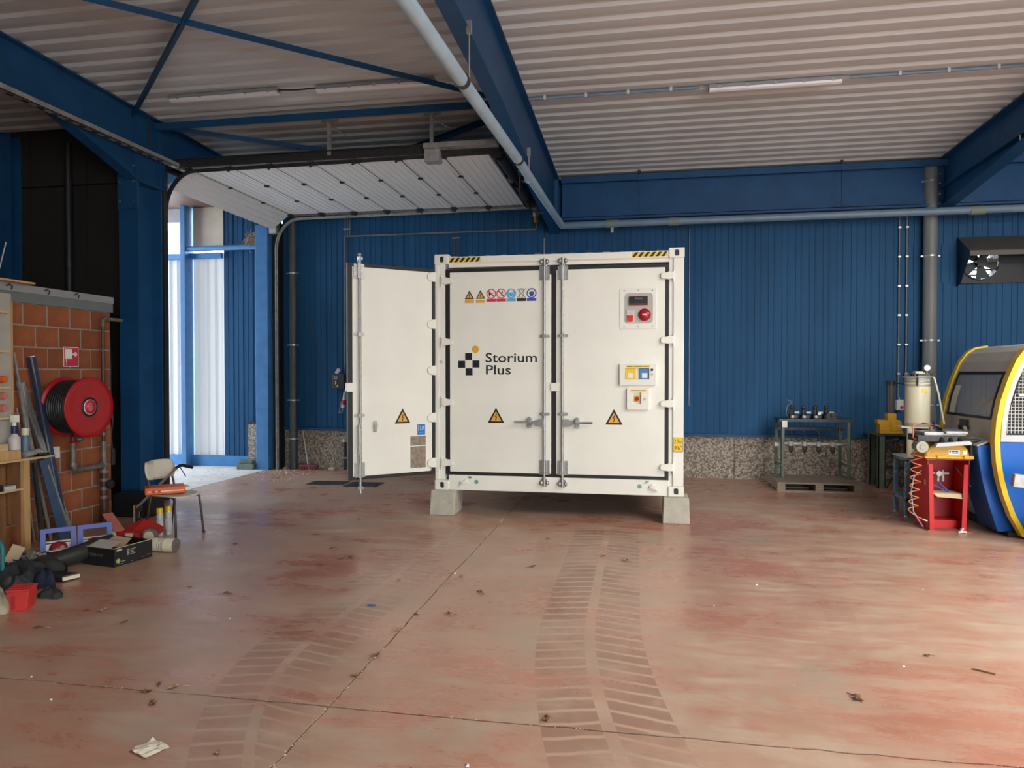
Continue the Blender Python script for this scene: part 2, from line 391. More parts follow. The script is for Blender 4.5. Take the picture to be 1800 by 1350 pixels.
# ---- floor: four cast slabs with open joints at x=-1.6 and y=3.47
fl = sroot('floor', 'worn red painted concrete floor with dusty tyre prints')
MB().box(XL - .5, XR + .5, YB - 4, YF + .3, -.30, -.022).build('joint_bed', mat('joint_dirt', (0.09, 0.065, 0.05), 0.95, var=.3, vscale=30), fl)
def jag(a, b, n, amp): return [(a + (b - a) * i / n, random.uniform(-amp, amp)) for i in range(n + 1)]
jy = jag(XL, XR, 260, .006); jx = jag(YB - 3, YF + .1, 240, .006)
for (sx, sy) in ((0, 0), (1, 0), (0, 1), (1, 1)):
    g = .006
    ex = [(-1.6 + d + (g if sx else -g), y) for y, d in jx if (y > 3.47 + .02 if sy else y < 3.47 - .02)]
    ey = [(x, 3.47 + d + (g if sy else -g)) for x, d in jy if (x > -1.6 + .02 if sx else x < -1.6 - .02)]
    cx = XR if sx else XL; cy = YF + .1 if sy else YB - 3
    corner = (-1.6 + (g if sx else -g), 3.47 + (g if sy else -g))
    ex = sorted(ex, key=lambda p: p[1], reverse=bool(sy))     # run towards corner
    ey = sorted(ey, key=lambda p: p[0], reverse=not sx)       # run away from corner
    poly = [(ex[0][0], cy)] + ex + [corner] + ey + [(cx, ey[-1][1]), (cx, cy)]
    MB().prism(poly, lambda u, v, t: (u, v, t), -.02, 0.0).build('floor_slab', M_floor, fl)
# bright concrete apron under the porch outside the gate
struct(MB().box(-16, XL - .02, 2, 22, -.3, -.03).box(XL - .02, -6.62, 8.75, 12.15, -.02, .004).build('floor_outside', M_outconc), 'pale concrete outside the raised gate')

# ---- roof deck: trapezoidal steel sheets, ribs running left-right
ce = sroot('ceiling', 'cream trapezoidal steel roof deck')
def deck_mesh(x0, x1, npit=4, p=.255):
    mb = MB(); prof = []
    for k in range(npit):
        o = k * p
        prof += [(o, 0), (o + .100, 0), (o + .135, .028), (o + .220, .028)]
    prof.append((npit * p, 0))
    vs = []
    for (yy, zz) in prof: vs += [(x0, -yy, zz + .025 * yy), (x1, -yy, zz + .025 * yy)]
    fs = [(2 * i, 2 * i + 1, 2 * i + 3, 2 * i + 2) for i in range(len(prof) - 1)]
    mb.add(vs, fs); me = mb.mesh('deck_sheet', False); me.materials.append(M_deck); return me
for (a, b) in ((XL, -6.4), (-6.4, -1.43), (-1.43, 4.5), (4.5, XR)):
    me = deck_mesh(a, b)
    for k in range(19):
        y = YF - k * 1.02
        inst(me, 'deck_sheet', ce, (0, y, deckz(y)))
for k in range(4): MB().box(2.45 + k * 1.6, 3.95 + k * 1.6, .55, 4.65, 5.175, 5.185).build('added_roof_panel', M_gfk, ce)  # panels added over the roof lamp, out of view, under the closed deck
MB().box(XL, XR, YB - .3, YF + .1, 5.62, 5.68).build('roof_cover', M_darkwall, ce)

# ---- back wall: aggregate plinth and blue cladding sheets
wb = sroot('wall_back', 'blue ribbed metal wall above a pebbled concrete plinth')
for a in ((-6.5, 4.86, 0, 5.7), (5.84, XR, 0, 5.7), (4.86, 5.84, 0, 3.16), (4.86, 5.84, 3.74, 5.7)): MB().box(a[0], a[1], 12.2, 12.3, a[2], a[3]).build('wall_core', M_darkwall, wb)
for k in range(6):
    a = -6.45 + k * 2.66
    MB().box(a + .004, a + 2.656, 12.165, 12.2, 0.0, .70).build('plinth_panel', M_plinth, wb)
def clad_mesh(w, z0, z1, n=10):
    mb = MB(); prof = []; p = w / n
    for k in range(n):
        o = k * p
        if k % 2: prof += [(o, 0), (o + p - .030, 0), (o + p - .024, .012), (o + p - .010, .012), (o + p - .004, 0)]
        else: prof += [(o, 0), (o + p - .014, 0), (o + p - .010, -.007), (o + p - .004, -.007)]
    prof.append((w, 0)); vs = []
    for x, d in prof: vs += [(x, -d, z0), (x, -d, z1)]
    mb.add(vs, [(2 * i, 2 * i + 2, 2 * i + 3, 2 * i + 1) for i in range(len(prof) - 1)])
    me = mb.mesh('cladding_sheet', False); me.materials.append(M_clad); return me
cm = clad_mesh(1.05, .72, 5.02)
cmA = clad_mesh(1.05, .72, 3.15); cmB = clad_mesh(1.05, 3.75, 5.02)
for k in range(15):
    if k in (10, 11):                     # sheets cut round the exhaust fan
        inst(cmA, 'cladding_sheet', wb, (-6.45 + k * 1.05, 12.15, 0)); inst(cmB, 'cladding_sheet', wb, (-6.45 + k * 1.05, 12.15, 0))
    else: inst(cm, 'cladding_sheet', wb, (-6.45 + k * 1.05, 12.15 + random.uniform(-.002, .002), 0))
inst(clad_mesh(.80, 3.15, 3.75, 8), 'cladding_sheet', wb, (4.05, 12.15, 0)); inst(clad_mesh(.30, 3.15, 3.75, 3), 'cladding_sheet', wb, (5.85, 12.15, 0))
MB().prism([(12.2, .745), (12.10, .745), (12.095, .735), (12.095, .70), (12.11, .70), (12.11, .725), (12.2, .725)], YZ(0), -6.45, XR).build('base_flashing', M_blue, wb)
# deep eaves beam (right of the middle frame)
MB().box(-1.30, XR, 11.99, 12.01, 4.36, 4.98).box(-1.30, XR, 11.86, 12.13, 4.96, 5.0).box(-1.30, XR, 11.92, 12.12, 4.30, 4.335).box(-1.30, XR, 11.85, 11.865, 4.90, 5.0).build('eaves_beam', M_blue, wb)

# ---- other walls of the hall
wr = sroot('wall_right', 'grey wall at the far right of the hall'); MB().box(XR, XR + .15, YB - .3, YF + .3, 0, 5.7).build('wall_panel', M_wallgen, wr)
rw = sroot('wall_rear', 'rear wall with the open gate behind the viewer')
MB().box(XL, 1.6, YB - .15, YB, 0, 5.7).build('wall_panel', M_wallgen, rw)
MB().box(1.6, XR, YB - .15, YB, 4.5, 5.7).build('lintel', M_wallgen, rw)
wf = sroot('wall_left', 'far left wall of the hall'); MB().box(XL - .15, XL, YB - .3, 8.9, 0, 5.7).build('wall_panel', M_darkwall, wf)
# dark return wall left of the gate (between hall and porch), built of wide panels
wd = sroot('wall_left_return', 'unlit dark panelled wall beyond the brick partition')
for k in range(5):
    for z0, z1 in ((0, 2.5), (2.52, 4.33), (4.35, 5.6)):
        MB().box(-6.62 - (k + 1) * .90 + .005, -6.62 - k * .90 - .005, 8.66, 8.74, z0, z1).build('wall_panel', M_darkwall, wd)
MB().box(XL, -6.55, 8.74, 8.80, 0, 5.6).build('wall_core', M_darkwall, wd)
# wall strip over the gate, beside the column
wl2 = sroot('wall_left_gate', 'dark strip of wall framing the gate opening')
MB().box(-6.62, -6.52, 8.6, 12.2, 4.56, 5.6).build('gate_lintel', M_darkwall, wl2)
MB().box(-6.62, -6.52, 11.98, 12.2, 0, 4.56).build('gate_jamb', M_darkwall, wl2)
MB().box(-6.66, -6.55, 8.70, 12.0, 4.40, 4.56).build('gate_header', mat('pale_blue_header', (0.10, 0.26, 0.50), 0.4, var=.06), wl2)
MB().box(-6.62, -6.50, 8.66, 8.82, 0, 4.56).build('gate_jamb', M_darksteel, wl2)
MB().box(-6.82, -6.58, 11.80, 12.0, 0, 4.40).build('gate_post', mat('pale_blue_post', (0.06, 0.20, 0.44), 0.4, var=.10), wl2, bevel=.006)

# ---- porch seen through the gate: wall carries on in the plane of the back wall
po = sroot('wall_outside', 'porch wall of blue posts, white translucent sheets and blue cladding')
cm2 = clad_mesh(.80, .20, 4.84, 8)
inst(cm2, 'cladding_sheet', po, (-7.655, 12.15, 0))
def corr(x0, x1, z0, z1, y, p=.15, d=.035):
    mb = MB(); vs = []; n = int(round((x1 - x0) / p)); pr = []
    for k in range(n):
        o = x0 + k * (x1 - x0) / n; q = (x1 - x0) / n
        pr += [(o, 0), (o + q * .45, 0), (o + q * .6, d), (o + q * .85, d)]
    pr.append((x1, 0))
    for x, dd in pr: vs += [(x, y - dd, z0), (x, y - dd, z1)]
    return mb.add(vs, [(2 * i, 2 * i + 2, 2 * i + 3, 2 * i + 1) for i in range(len(pr) - 1)])
corr(-8.29, -7.65, .20, 3.90, 12.17).build('translucent_sheet', M_gfk, po)
corr(-10.6, -8.44, .20, 3.90, 12.17).build('translucent_sheet', M_gfk, po)
MB().box(-8.27, -7.655, 12.13, 12.16, 4.04, 4.84).build('cream_panel', M_creamwall, po)
MB().box(-10.6, -8.52, 12.13, 12.16, 4.58, 4.84).build('cream_panel', mat('weathered_grey_panel', (0.42, 0.40, 0.40), .8, var=.1), po)
MB().box(-10.6, -6.80, 12.08, 12.19, 0, .20).build('base_rail', mat('pale_blue_rail', (0.05, 0.22, 0.50), 0.45, var=.08), po)
MB().box(-10.6, -7.66, 12.06, 12.19, 3.88, 3.98).build('mid_rail', mat('pale_blue_rail', (0.05, 0.22, 0.50)), po)
MB().cyl((-8.35, 12.0, 4.05), (-6.80, 12.0, 4.05), .05).build('tie_tube', mat('pale_blue_header', (0.1, 0.26, 0.5)), po)
MB().box(-8.40, -8.30, 11.92, 12.19, 0, 4.84).box(-8.46, -8.40, 12.08, 12.19, 0, 4.84).build('porch_post', mat('pale_blue_post', (0.06, 0.2, 0.44)), po, bevel=.006)
MB().box(-7.10, -6.84, 12.02, 12.14, .10, .80).build('stone_pier', M_plinth, po)
MB().box(-7.12, -6.84, 12.01, 12.14, .80, .84).build('pier_cap', M_darksteel, po)
struct(MB().box(-9.0, -6.60, 8.8, 12.4, 4.84, 4.92).build('ceiling_outside', M_soffit), 'brown boarded soffit of the porch')

# ---- sectional gate, raised under the roof
dg = sroot('door_1', 'white sectional overhead gate raised flat under the roof')
ND = 7; DX0 = -6.12; SW = .60
def section(x0, z0, x1, z1):
    """one insulated section seen from below, fine grooves running front to back"""
    mb = MB(); d = Vector((x1 - x0, 0, z1 - z0)); Ln = d.length; d.normalize(); nrm = Vector((-d.z, 0, d.x)); o = Vector((x0, 0, z0))
    prof = [(0.009, 0)]
    k = 0; s = .03
    while s < Ln - .04:
        prof += [(s, 0), (s + .004, .006), (s + .016, .006), (s + .020, 0)]; s += .10
    prof.append((Ln - .009, 0)); bot = [(a, b) for a, b in prof]; top = [(Ln - .009, .04), (.009, .04)]
    poly = bot + top
    fn = lambda u, v, t: tuple(o + d * u + nrm * v + Vector((0, t, 0)))
    return mb.prism(poly, fn, 8.93, 11.77)
curve = [(-6.47, 4.30), (-6.12, 4.555)]
s0 = section(curve[0][0], curve[0][1], curve[1][0], curve[1][1]).build('door_section', M_doorpanel, dg)
for k in range(ND):
    x0 = DX0 + k * SW
    so = section(x0, 4.555, x0 + SW, 4.555).build('door_section', M_doorpanel, dg)
    # hinges and roller brackets along the joint
    hb = MB()
    for y in (9.9, 10.85): hb.box(x0 - .03, x0 + .03, y - .025, y + .025, 4.535, 4.556).cyl((x0, y - .03, 4.54), (x0, y + .03, 4.54), .007, n=6)
    hb.build('hinge', M_darksteel, so)
    MB().box(x0 - .0085, x0 + .0085, 8.94, 11.76, 4.5555, 4.585).build('joint_seal', M_black, so)
    for y, s in ((8.93, -1), (11.77, 1)):
        rb = MB().box(x0 - .05, x0 + .05, y - .05, y + .05, 4.525, 4.556).bar((x0 - .04, y, 4.50), (x0 + .04, y, 4.545), .03, .012)
        rb.cyl((x0, y, 4.52), (x0, y + s * .09, 4.52), .008, n=6).cyl((x0, y + s * .05, 4.52), (x0, y + s * .08, 4.52), .024, n=10)
        rb.build('roller_bracket', M_darksteel, so)
for y in (8.85, 11.85):
    arc = [(-6.44, y, z) for z in (0.0, 2.0, 3.95)] + [(-6.44 + .45 * (1 - math.cos(a)), y, 3.95 + .55 * math.sin(a)) for a in [PI / 2 * i / 10 for i in range(1, 11)]] + [(-4, y, 4.51), (-1.75, y, 4.53)]
    mb = MB(); s = 1 if y > 10 else -1
    for i in range(len(arc) - 1):
        d = Vector(arc[i + 1]) - Vector(arc[i]); up = Vector((-d.z, 0, d.x))
        mb.bar(arc[i], arc[i + 1], .05, .012, up)
        mb.bar(Vector(arc[i]) + Vector((0, s * .025, 0)), Vector(arc[i + 1]) + Vector((0, s * .025, 0)), .008, .05, up)
    mb.build('guide_rail', M_galvdull if y > 10 else M_darksteel, dg)
    if y < 10: MB().box(-6.40, -1.75, y - .045, y - .035, 4.55, 4.66).box(-6.40, -1.75, y - .09, y - .035, 4.65, 4.66).build('rail_angle', M_darksteel, dg)
    else: MB().box(-6.20, -1.70, y + .035, y + .045, 4.545, 4.60).build('rail_angle', M_galvdull, dg)
MB().box(-6.50, -6.40, 11.90, 12.02, 0, 4.45).build('jamb_cover', M_black, dg)
MB().box(-6.54, -6.40, 11.79, 12.0, 4.24, 4.56).build('corner_bracket', M_galvdull, dg)
MB().box(-6.52, -6.40, 8.74, 8.83, 0, 4.60).build('jamb_cover', M_darksteel, dg)
MB().cyl((-1.82, 8.80, 4.60), (-1.82, 11.95, 4.60), .03).cyl((-1.82, 9.2, 4.60), (-1.82, 10.2, 4.60), .07, n=20).cyl((-1.82, 10.6, 4.6), (-1.82, 11.4, 4.6), .07, n=20).cyl((-1.82, 8.86, 4.6), (-1.82, 8.95, 4.6), .11, n=20).cyl((-1.82, 11.74, 4.6), (-1.82, 11.84, 4.6), .11, n=20).build('spring_shaft', M_darksteel, dg)
MB().box(-2.7, -2.5, 8.70, 8.86, 4.42, 4.58).build('shaft_bearing', M_galvdull, dg, bevel=.01)
MB().box(-2.7, -1.75, 8.66, 8.80, 4.58, 4.64).build('shaft_channel', M_galvdull, dg)
for x, yy in ((-4.02, 8.80), (-2.62, 8.78)):
    h = MB().bar((x, yy, 4.6), (x, yy, deckz(8.6) - .02), .05, .008, (0, 1, 0)).bar((x + .02, yy, 4.6), (x + .02, yy, deckz(8.6) - .02), .006, .05, (0, 1, 0))
    h.bar((x, yy, 4.99), (x + .28, yy - .12, 4.80), .03, .01).bar((x - .1, yy, 5.06), (x + .12, yy, 5.06), .05, .05)
    h.build('rail_hanger', M_galvdull, dg)

# ================================================================== STEEL FRAME
def ibeam(mb, x, pts, w, tf=.018, tw=.012, flip=False):
    """I-section running along y; pts = [(y, zbot, ztop)...]"""
    hw = w / 2
    for (y0, b0, t0), (y1, b1, t1) in zip(pts[:-1], pts[1:]):
        def hexa(xa, xb, za0, zb0, za1, zb1):
            vs = [(xa, y0, za0), (xb, y0, za0), (xb, y0, zb0), (xa, y0, zb0), (xa, y1, za1), (xb, y1, za1), (xb, y1, zb1), (xa, y1, zb1)]
            mb.add(vs, [(0, 1, 2, 3), (7, 6, 5, 4), (0, 4, 5, 1), (1, 5, 6, 2), (2, 6, 7, 3), (3, 7, 4, 0)])
        hexa(x - tw / 2, x + tw / 2, b0 + tf, t0 - tf, b1 + tf, t1 - tf)
        hexa(x - hw, x + hw, b0, b0 + tf, b1, b1 + tf)
        hexa(x - hw, x + hw, t0 - tf, t0, t1 - tf, t1)
    return mb
f1 = thing('roof_girder', 'blue steel rafter with deep haunch in the middle of the roof', 'steel beam', (-1.43, 12, 4.1), group='blue roof frames')
def local(mb, o):
    for v in mb.v: v -= Vector(o.location)
    return mb
dz = deckz
local(ibeam(MB(), -1.43, [(YB, dz(YB) - .72, dz(YB) - .002), (7.0, dz(7) - .70, dz(7) - .002), (12.12, 4.12, dz(12.12) - .002)], .15), f1).build('rafter', M_blue, f1)
local(MB().box(-1.43 + .006, -1.36, 11.95, 11.965, 4.15, 5.0).box(-1.50, -1.436, 11.95, 11.965, 4.15, 5.0), f1).build('end_plate', M_blue, f1)
f2 = thing('roof_girder', 'blue steel rafter at right end meeting the grey downpipe', 'steel beam', (4.6, 12, 4.3), group='blue roof frames')
local(ibeam(MB(), 4.6, [(YB, dz(YB) - .47, dz(YB) - .002), (12.0, dz(12) - .47, dz(12) - .002)], .19), f2).build('rafter', M_blue, f2)
hb = MB(); xh = 4.6
for xa, xb, pl in ((xh - .006, xh + .006, [(8.9, dz(8.9) - .46), (12.0, dz(12) - .46), (12.0, 4.30)]), (xh - .095, xh + .095, [(8.9, dz(8.9) - .49), (12.0, 4.285), (12.0, 4.265), (8.9, dz(8.9) - .51)])):
    hb.prism(pl, YZ(0), xa, xb)
local(hb, f2).build('haunch', M_blue, f2)
local(MB().box(4.5, 4.7, 11.98, 12.0, 4.2, 5.02), f2).build('end_plate', M_blue, f2)
for z in (4.35, 4.5, 4.66, 4.8, 4.92):
    for x in (4.53, 4.67): local(MB().cyl((x, 11.965, z), (x, 11.98, z), .014, n=6), f2).build('bolt', M_galv, f2)
for y, x in ((9.2, 4.52), (9.2, 4.68), (9.6, 4.52)): local(MB().cyl((x, y, dz(y) - .54), (x, y, dz(y) - .47), .012, n=6), f2).build('bolt', M_galv, f2)
f3 = thing('roof_girder', 'dark blue steel column and rafter left of the raised gate', 'steel beam', (-6.45, 8.4, 0), group='blue roof frames')
local(ibeam(MB(), -6.4, [(YB, dz(YB) - .5, dz(YB) - .002), (6.8, dz(6.8) - .52, dz(6.8) - .002), (8.2, 4.20, dz(8.2) - .002), (8.66, 4.20, dz(8.66) - .002), (8.67, dz(8.67) - .44, dz(8.67) - .002), (12.15, dz(12.15) - .44, dz(12.15) - .002)], .16), f3).build('rafter', M_blue, f3)
cl = MB().box(-6.62, -6.34, 8.16, 8.185, 0, 5.05).box(-6.62, -6.34, 8.60, 8.625, 0, 5.05).box(-6.49, -6.47, 8.185, 8.60, 0, 5.05)
local(cl, f3).build('column', M_blue, f3)
for z in (3.95, 4.2, 4.4, 4.6):
    for x in (-6.58, -6.38): local(MB().cyl((x, 8.125, z), (x, 8.14, z), .015, n=6), f3).build('bolt', M_galv, f3)
local(MB().box(-6.62, -6.34, 8.14, 8.16, 3.85, 4.7), f3).build('end_plate', M_blue, f3)
f4 = thing('steel_column', 'dark blue column in the unlit corner above the brick partition', 'steel column', (-8.7, 8.5, 0))
MB().box(-.13, .13, -.02, 0, 0, 5.05).box(-.13, .13, .14, .16, 0, 5.05).box(-.01, .01, 0, .14, 0, 5.05).build('column_section', M_blue, f4)
# dark iron drain beside it
tag(MB().cyl((-7.72, 8.56, 0), (-7.72, 8.56, 4.9), .05).cyl((-7.72, 8.56, 3.2), (-7.72, 8.56, 3.28), .062).cyl((-7.72, 8.56, 2.5), (-7.72, 8.56, 2.58), .062).build('drain_pipe', M_black), 'black vertical drain pipe on the dark wall above the bricks', 'pipe')
def brace(p0, p1, label, w=.06):
    mb = MB(); a = Vector(p0); b = Vector(p1); mb.bar(a, b, w, .008); d = (b - a).normalized(); sd = d.cross(Vector((0, 0, 1)))
    mb.bar(a + sd * (w / 2) - Vector((0, 0, w / 2)), b + sd * (w / 2) - Vector((0, 0, w / 2)), .008, w)
    return tag(mb.build('roof_brace', M_blue), label, 'steel brace', 'roof braces')
brace((-6.3, 4.45, dz(4.45) - .06), (-1.5, 8.62, dz(8.62) - .06), 'long blue angle brace crossing the roof from upper left to the middle rafter')
brace((-6.35, 8.12, dz(8.12) - .07), (-1.5, 3.55, dz(3.55) - .07), 'short-looking blue angle brace rising steeply from the left column to the roof')
brace((-6.3, 8.62, dz(8.62) - .06), (-1.5, 11.95, dz(11.95) - .06), 'shadowed brace above the raised gate running from the left column')
brace((-1.5, 8.72, dz(8.72) - .08), (-6.3, 11.9, dz(11.9) - .08), 'shadowed brace above the raised gate ending at the middle rafter')
tag(MB().bar((-6.35, 8.55, 5.05), (-1.48, 8.55, 5.05), .10, .012).bar((-6.35, 8.505, 5.01), (-1.48, 8.505, 5.01), .012, .09).build('roof_strut', M_blue), 'straight blue strut under the roof just in front of the raised gate', 'steel strut')
# cable trunking under the left rafter
ct = thing('cable_trunking', 'grey cable trunking slung along the left blue rafter', 'cable tray', (-6.25, 7.5, 4.58))
MB().box(-.045, .045, -2.4, 1.5, -.03, -.022).box(-.045, -.037, -2.4, 1.5, -.03, .03).box(.037, .045, -2.4, 1.5, -.03, .03).build('channel', M_galvdull, ct)
mb = MB()
for k in range(20): mb.box(-.02, .02, -2.3 + k * .19, -2.22 + k * .19, -.034, -.030)
mb.build('slot', M_black, ct)['kind'] = 'stuff'
for y in (-2.2, .75): MB().cyl((0, y, 0), (0, y, .5), .006, n=6).build('hanger_rod', M_darksteel, ct)
# ================================================================== BATTERY CONTAINER (10 ft high cube, doors on the long side)
CT = thing('battery_container', 'white battery storage container on concrete blocks with one side door swung open', 'container', (-2.49, 8.47, .305))
CW, CD, CH = 2.991, 2.438, 2.895
def castbox(x0, y0, z0, front):
    """corner casting with an oval hole in its front face"""
    mb = MB(); w, d, h = .178, .162, .118
    hx = x0 + w / 2; hz = z0 + h / 2
    oval = []
    for k in range(16):
        a = 2 * PI * k / 16; oval.append((hx + .026 * math.cos(a), hz + .014 * math.sin(a) + (.022 if math.sin(a) > 0 else -.022)))
    outer = []
    for u, v in oval:                      # project hole points on to the rectangle
        dx, dz_ = u - hx, v - hz; s = min((w / 2) / max(abs(dx), 1e-6), (h / 2) / max(abs(dz_), 1e-6)); outer.append((hx + dx * s, hz + dz_ * s))
    # put exact corners in
    crn = [(x0 + w, z0 + h), (x0, z0 + h), (x0, z0), (x0 + w, z0)]
    for cxy in crn:
        i = min(range(16), key=lambda k: (outer[k][0] - cxy[0]) ** 2 + (outer[k][1] - cxy[1]) ** 2); outer[i] = cxy
    ring(mb, outer, oval, XZ(y0), 0, .03)
    mb.box(x0, x0 + w, y0 + .03, y0 + d, z0, z0 + h)
    return mb
for z0 in (0, CH - .118):
    for x0 in (-.004, CW - .174):
        cc = castbox(x0, -.006, z0, True).build('corner_casting', M_white, CT, bevel=.006)
        MB().box(x0 + .06, x0 + .118, .0225, .0238, z0 + .020, z0 + .098).build('casting_hole_shade', M_darksteel, cc)  # dark plate stands in for the shade inside the hole
        MB().box(x0, x0 + .178, CD - .156, CD + .006, z0, z0 + .118).build('corner_casting', M_white, CT, bevel=.006)
for x0, x1 in ((0.0, .055), (2.868, CW)):
    MB().box(x0, x1, 0.0, .15, .118, CH - .118).build('corner_post', M_whitepost, CT, bevel=.008)
for x0, x1 in ((.055, .125), (2.82, 2.868)):
    MB().box(x0, x1, .022, .15, .118, CH - .118).build('post_inner_channel', M_whitepost, CT, bevel=.004)
for x0 in (0, CW - .15): MB().box(x0, x0 + .15, CD - .15, CD, .118, CH - .118).build('corner_post', M_white, CT, bevel=.008)
MB().prism([(.03, 2.735), (.03, 2.775), (.012, 2.79), (.012, 2.865), (.14, 2.865), (.14, 2.735)], lambda u, v, t: (t, u, v), .17, CW - .17).build('top_rail', M_white, CT, bevel=.004)
MB().prism([(.012, 0), (.012, .185), (.14, .185), (.14, 0)], lambda u, v, t: (t, u, v), .17, CW - .17).build('bottom_rail', M_white, CT, bevel=.006)
for x0, x1 in ((.02, .12), (CW - .12, CW - .02)):
    MB().box(x0, x1, .15, CD - .15, .0, .16).build('side_rail', M_white, CT); MB().box(x0, x1, .15, CD - .15, CH - .10, CH - .03).build('side_rail', M_white, CT)
MB().box(.15, CW - .15, CD - .10, CD - .02, 0, .16).build('bottom_rail', M_white, CT)
# roof skin with pressed corrugations
vs = []; fs = []; pr = []
k = .16
while k < CW - .2:
    pr += [(k, 0), (k + .045, .02), (k + .10, .02), (k + .145, 0)]; k += .207
pr.append((CW - .15, 0))
for x, z in pr: vs += [(x, .10, 2.868 + z), (x, CD - .1, 2.868 + z)]
MB().add(vs, [(2 * i, 2 * i + 2, 2 * i + 3, 2 * i + 1) for i in range(len(pr) - 1)]).build('roof_panel', M_white, CT, fix=False)
vs = []; pr = []; k = .15
while k < CW - .3: pr += [(k, 0), (k + .07, 0), (k + .138, -.04), (k + .208, -.04)]; k += .276
pr.append((CW - .15, 0))
for x, y in pr: vs += [(x, CD - .03 + y, .1), (x, CD - .03 + y, 2.8)]
MB().add(vs, [(2 * i, 2 * i + 2, 2 * i + 3, 2 * i + 1) for i in range(len(pr) - 1)]).build('rear_wall', M_white, CT, fix=False)
MB().box(CW - .06, CW - .03, .15, CD - .15, .1, 2.8).build('end_wall', M_white, CT)
MB().box(.1, CW - .1, .1, CD - .05, .10, .15).build('floor_plate', M_darksteel, CT)
mb = MB()
for i in range(6): mb.box(.12, CW - .12, .35 + i * .35, .40 + i * .35, .02, .10)
mb.build('cross_member', M_darksteel, CT)
# battery cabinets just inside the open end
for i in range(2): MB().box(.30, 1.2, .30 + i * .95, 1.2 + i * .95, .15, 2.5).build('battery_rack', M_lgrey, CT, bevel=.01)
MB().box(.02, .06, .15, 1.219, .17, 2.74).build('end_frame', M_white, CT)

def hinge_blade(mb, x, z, s):
    """forged hinge at seam x, pointing s (+1: door lies to the right)"""
    pl = [(x - s * .065, z - .038), (x - s * .065, z + .048), (x - s * .012, z + .048), (x + .0, z + .040), (x + s * .062, z + .034), (x + s * .078, z + .020), (x + s * .078, z - .020), (x + s * .062, z - .034), (x, z - .040), (x - s * .012, z - .044)]
    if s < 0: pl = pl[::-1]
    mb.prism(pl, XZ(0), -.028, .012)
    mb.prism([(x - s * .075, z - .075), (x - s * .075, z + .065), (x - s * .062, z + .065), (x - s * .062, z - .075)][::1 if s > 0 else -1], XZ(0), -.02, .03)
    return mb
def guide(mb, x, y, z, w=.065, h=.018):
    mb.prism(rrect(x - w, x + w, z - h, z + h, h * .95, 4), XZ(0), y - .012, y)
    mb.cyl((x - w * .62, y - .022, z), (x - w * .62, y - .01, z), .012, n=8).cyl((x + w * .62, y - .022, z), (x + w * .62, y - .01, z), .012, n=8)
    mb.box(x - .025, x + .025, y - .05, y, z - h, z + h); return mb
def bracket(mb, x, y, z, hh=.085):
    for s in (-1, 1):
        mb.box(x + s * .022, x + s * .062, y - .012, y, z - hh, z + hh)
        for zz in (-hh * .7, hh * .7): mb.cyl((x + s * .044, y - .020, z + zz), (x + s * .044, y - .01, z + zz), .010, n=8)
    mb.box(x - .024, x + .024, y - .045, y - .008, z - hh, z + hh); return mb
def cam_end(mb, x, y, z, s):
    """locking cam and keeper at a rod end; s=+1 top, -1 bottom"""
    mb.cyl((x, y, z - .05), (x, y, z + .05), .020, n=10)
    mb.box(x - .035, x + .035, y + .002, y + .03, z - .02, z + .035 * 1.0)
    for dx in (-.035, .035): mb.lathe([(.0, -.03), (.020, -.02), (.024, 0), (.020, .02), (.0, .03)], (x + dx, y - .004, z + .012 * s), (0, 0, 1), 10)
    mb.lathe([(0, -.022), (.017, 0), (0, .022)], (x + .02, y - .012, z - .035), (0, 0, 1), 8)
    return mb
def locking_gear(door, x, y, z0, z1, gz, bz, handle=None):
    MB().cyl((x, y - .032, z0), (x, y - .032, z1), .0165, n=14).build('lock_rod', M_galv, door)
    for z in gz: guide(MB(), x, y, z).build('rod_guide', M_galv, door)
    for z in bz: bracket(MB(), x, y, z).build('rod_bracket', M_galv, door)
    for z, s in ((z0, -1), (z1, 1)): cam_end(MB(), x, y - .032, z, s).build('lock_cam', M_galv, door)
    if handle:
        s = handle
        mb = MB().prism([(x, .79), (x, .885), (x + s * .06, .885), (x + s * .16, .86), (x + s * .16, .835), (x + s * .08, .80)][::s], XZ(0), y - .05, y - .035)
        mb.cyl((x + s * .13, y - .055, .848), (x + s * .36, y - .07, .848), .011, n=10).cyl((x + s * .25, y - .062, .848), (x + s * .36, y - .07, .848), .0135, n=10)
        mb.cyl((x + s * .025, y - .062, .85), (x + s * .025, y - .05, .85), .009, n=8)
        mb.build('door_handle', M_galv, door)
        cx = x + s * .178
        mb = MB().prism(rrect(cx - .024, cx + .024, .80, .905, .02, 4), XZ(0), y - .02, y).box(cx - .02, cx + .02, y - .095, y - .02, .845, .895)
        ring(mb, disc(cx, .805, .028, 14), disc(cx, .805, .017, 14), XZ(0), y - .05, y - .038)
        mb.cyl((cx, y - .06, .90), (cx, y - .02, .90), .012, n=8); mb.build('handle_retainer', M_galv, door)
def decal(door, name, poly, y, m, th=.0012, lift=0.0):
    return MB().prism(poly, XZ(0), y - th - lift, y - lift).build(name, m, door)
def tri(cx, z0, w, h): return [(cx - w / 2, z0), (cx + w / 2, z0), (cx, z0 + h)]
def shr(poly, f, cx, cz): return [(cx + (u - cx) * f, cz + (v - cz) * f) for u, v in poly]
BOLT = [(.10, 1), (-.42, .02), (.02, .12), (-.10, -.62), (-.28, -.50), (-.12, -1.0), (.22, -.66), (.04, -.62), (.42, .22), (-.02, .16), (.36, .90)]
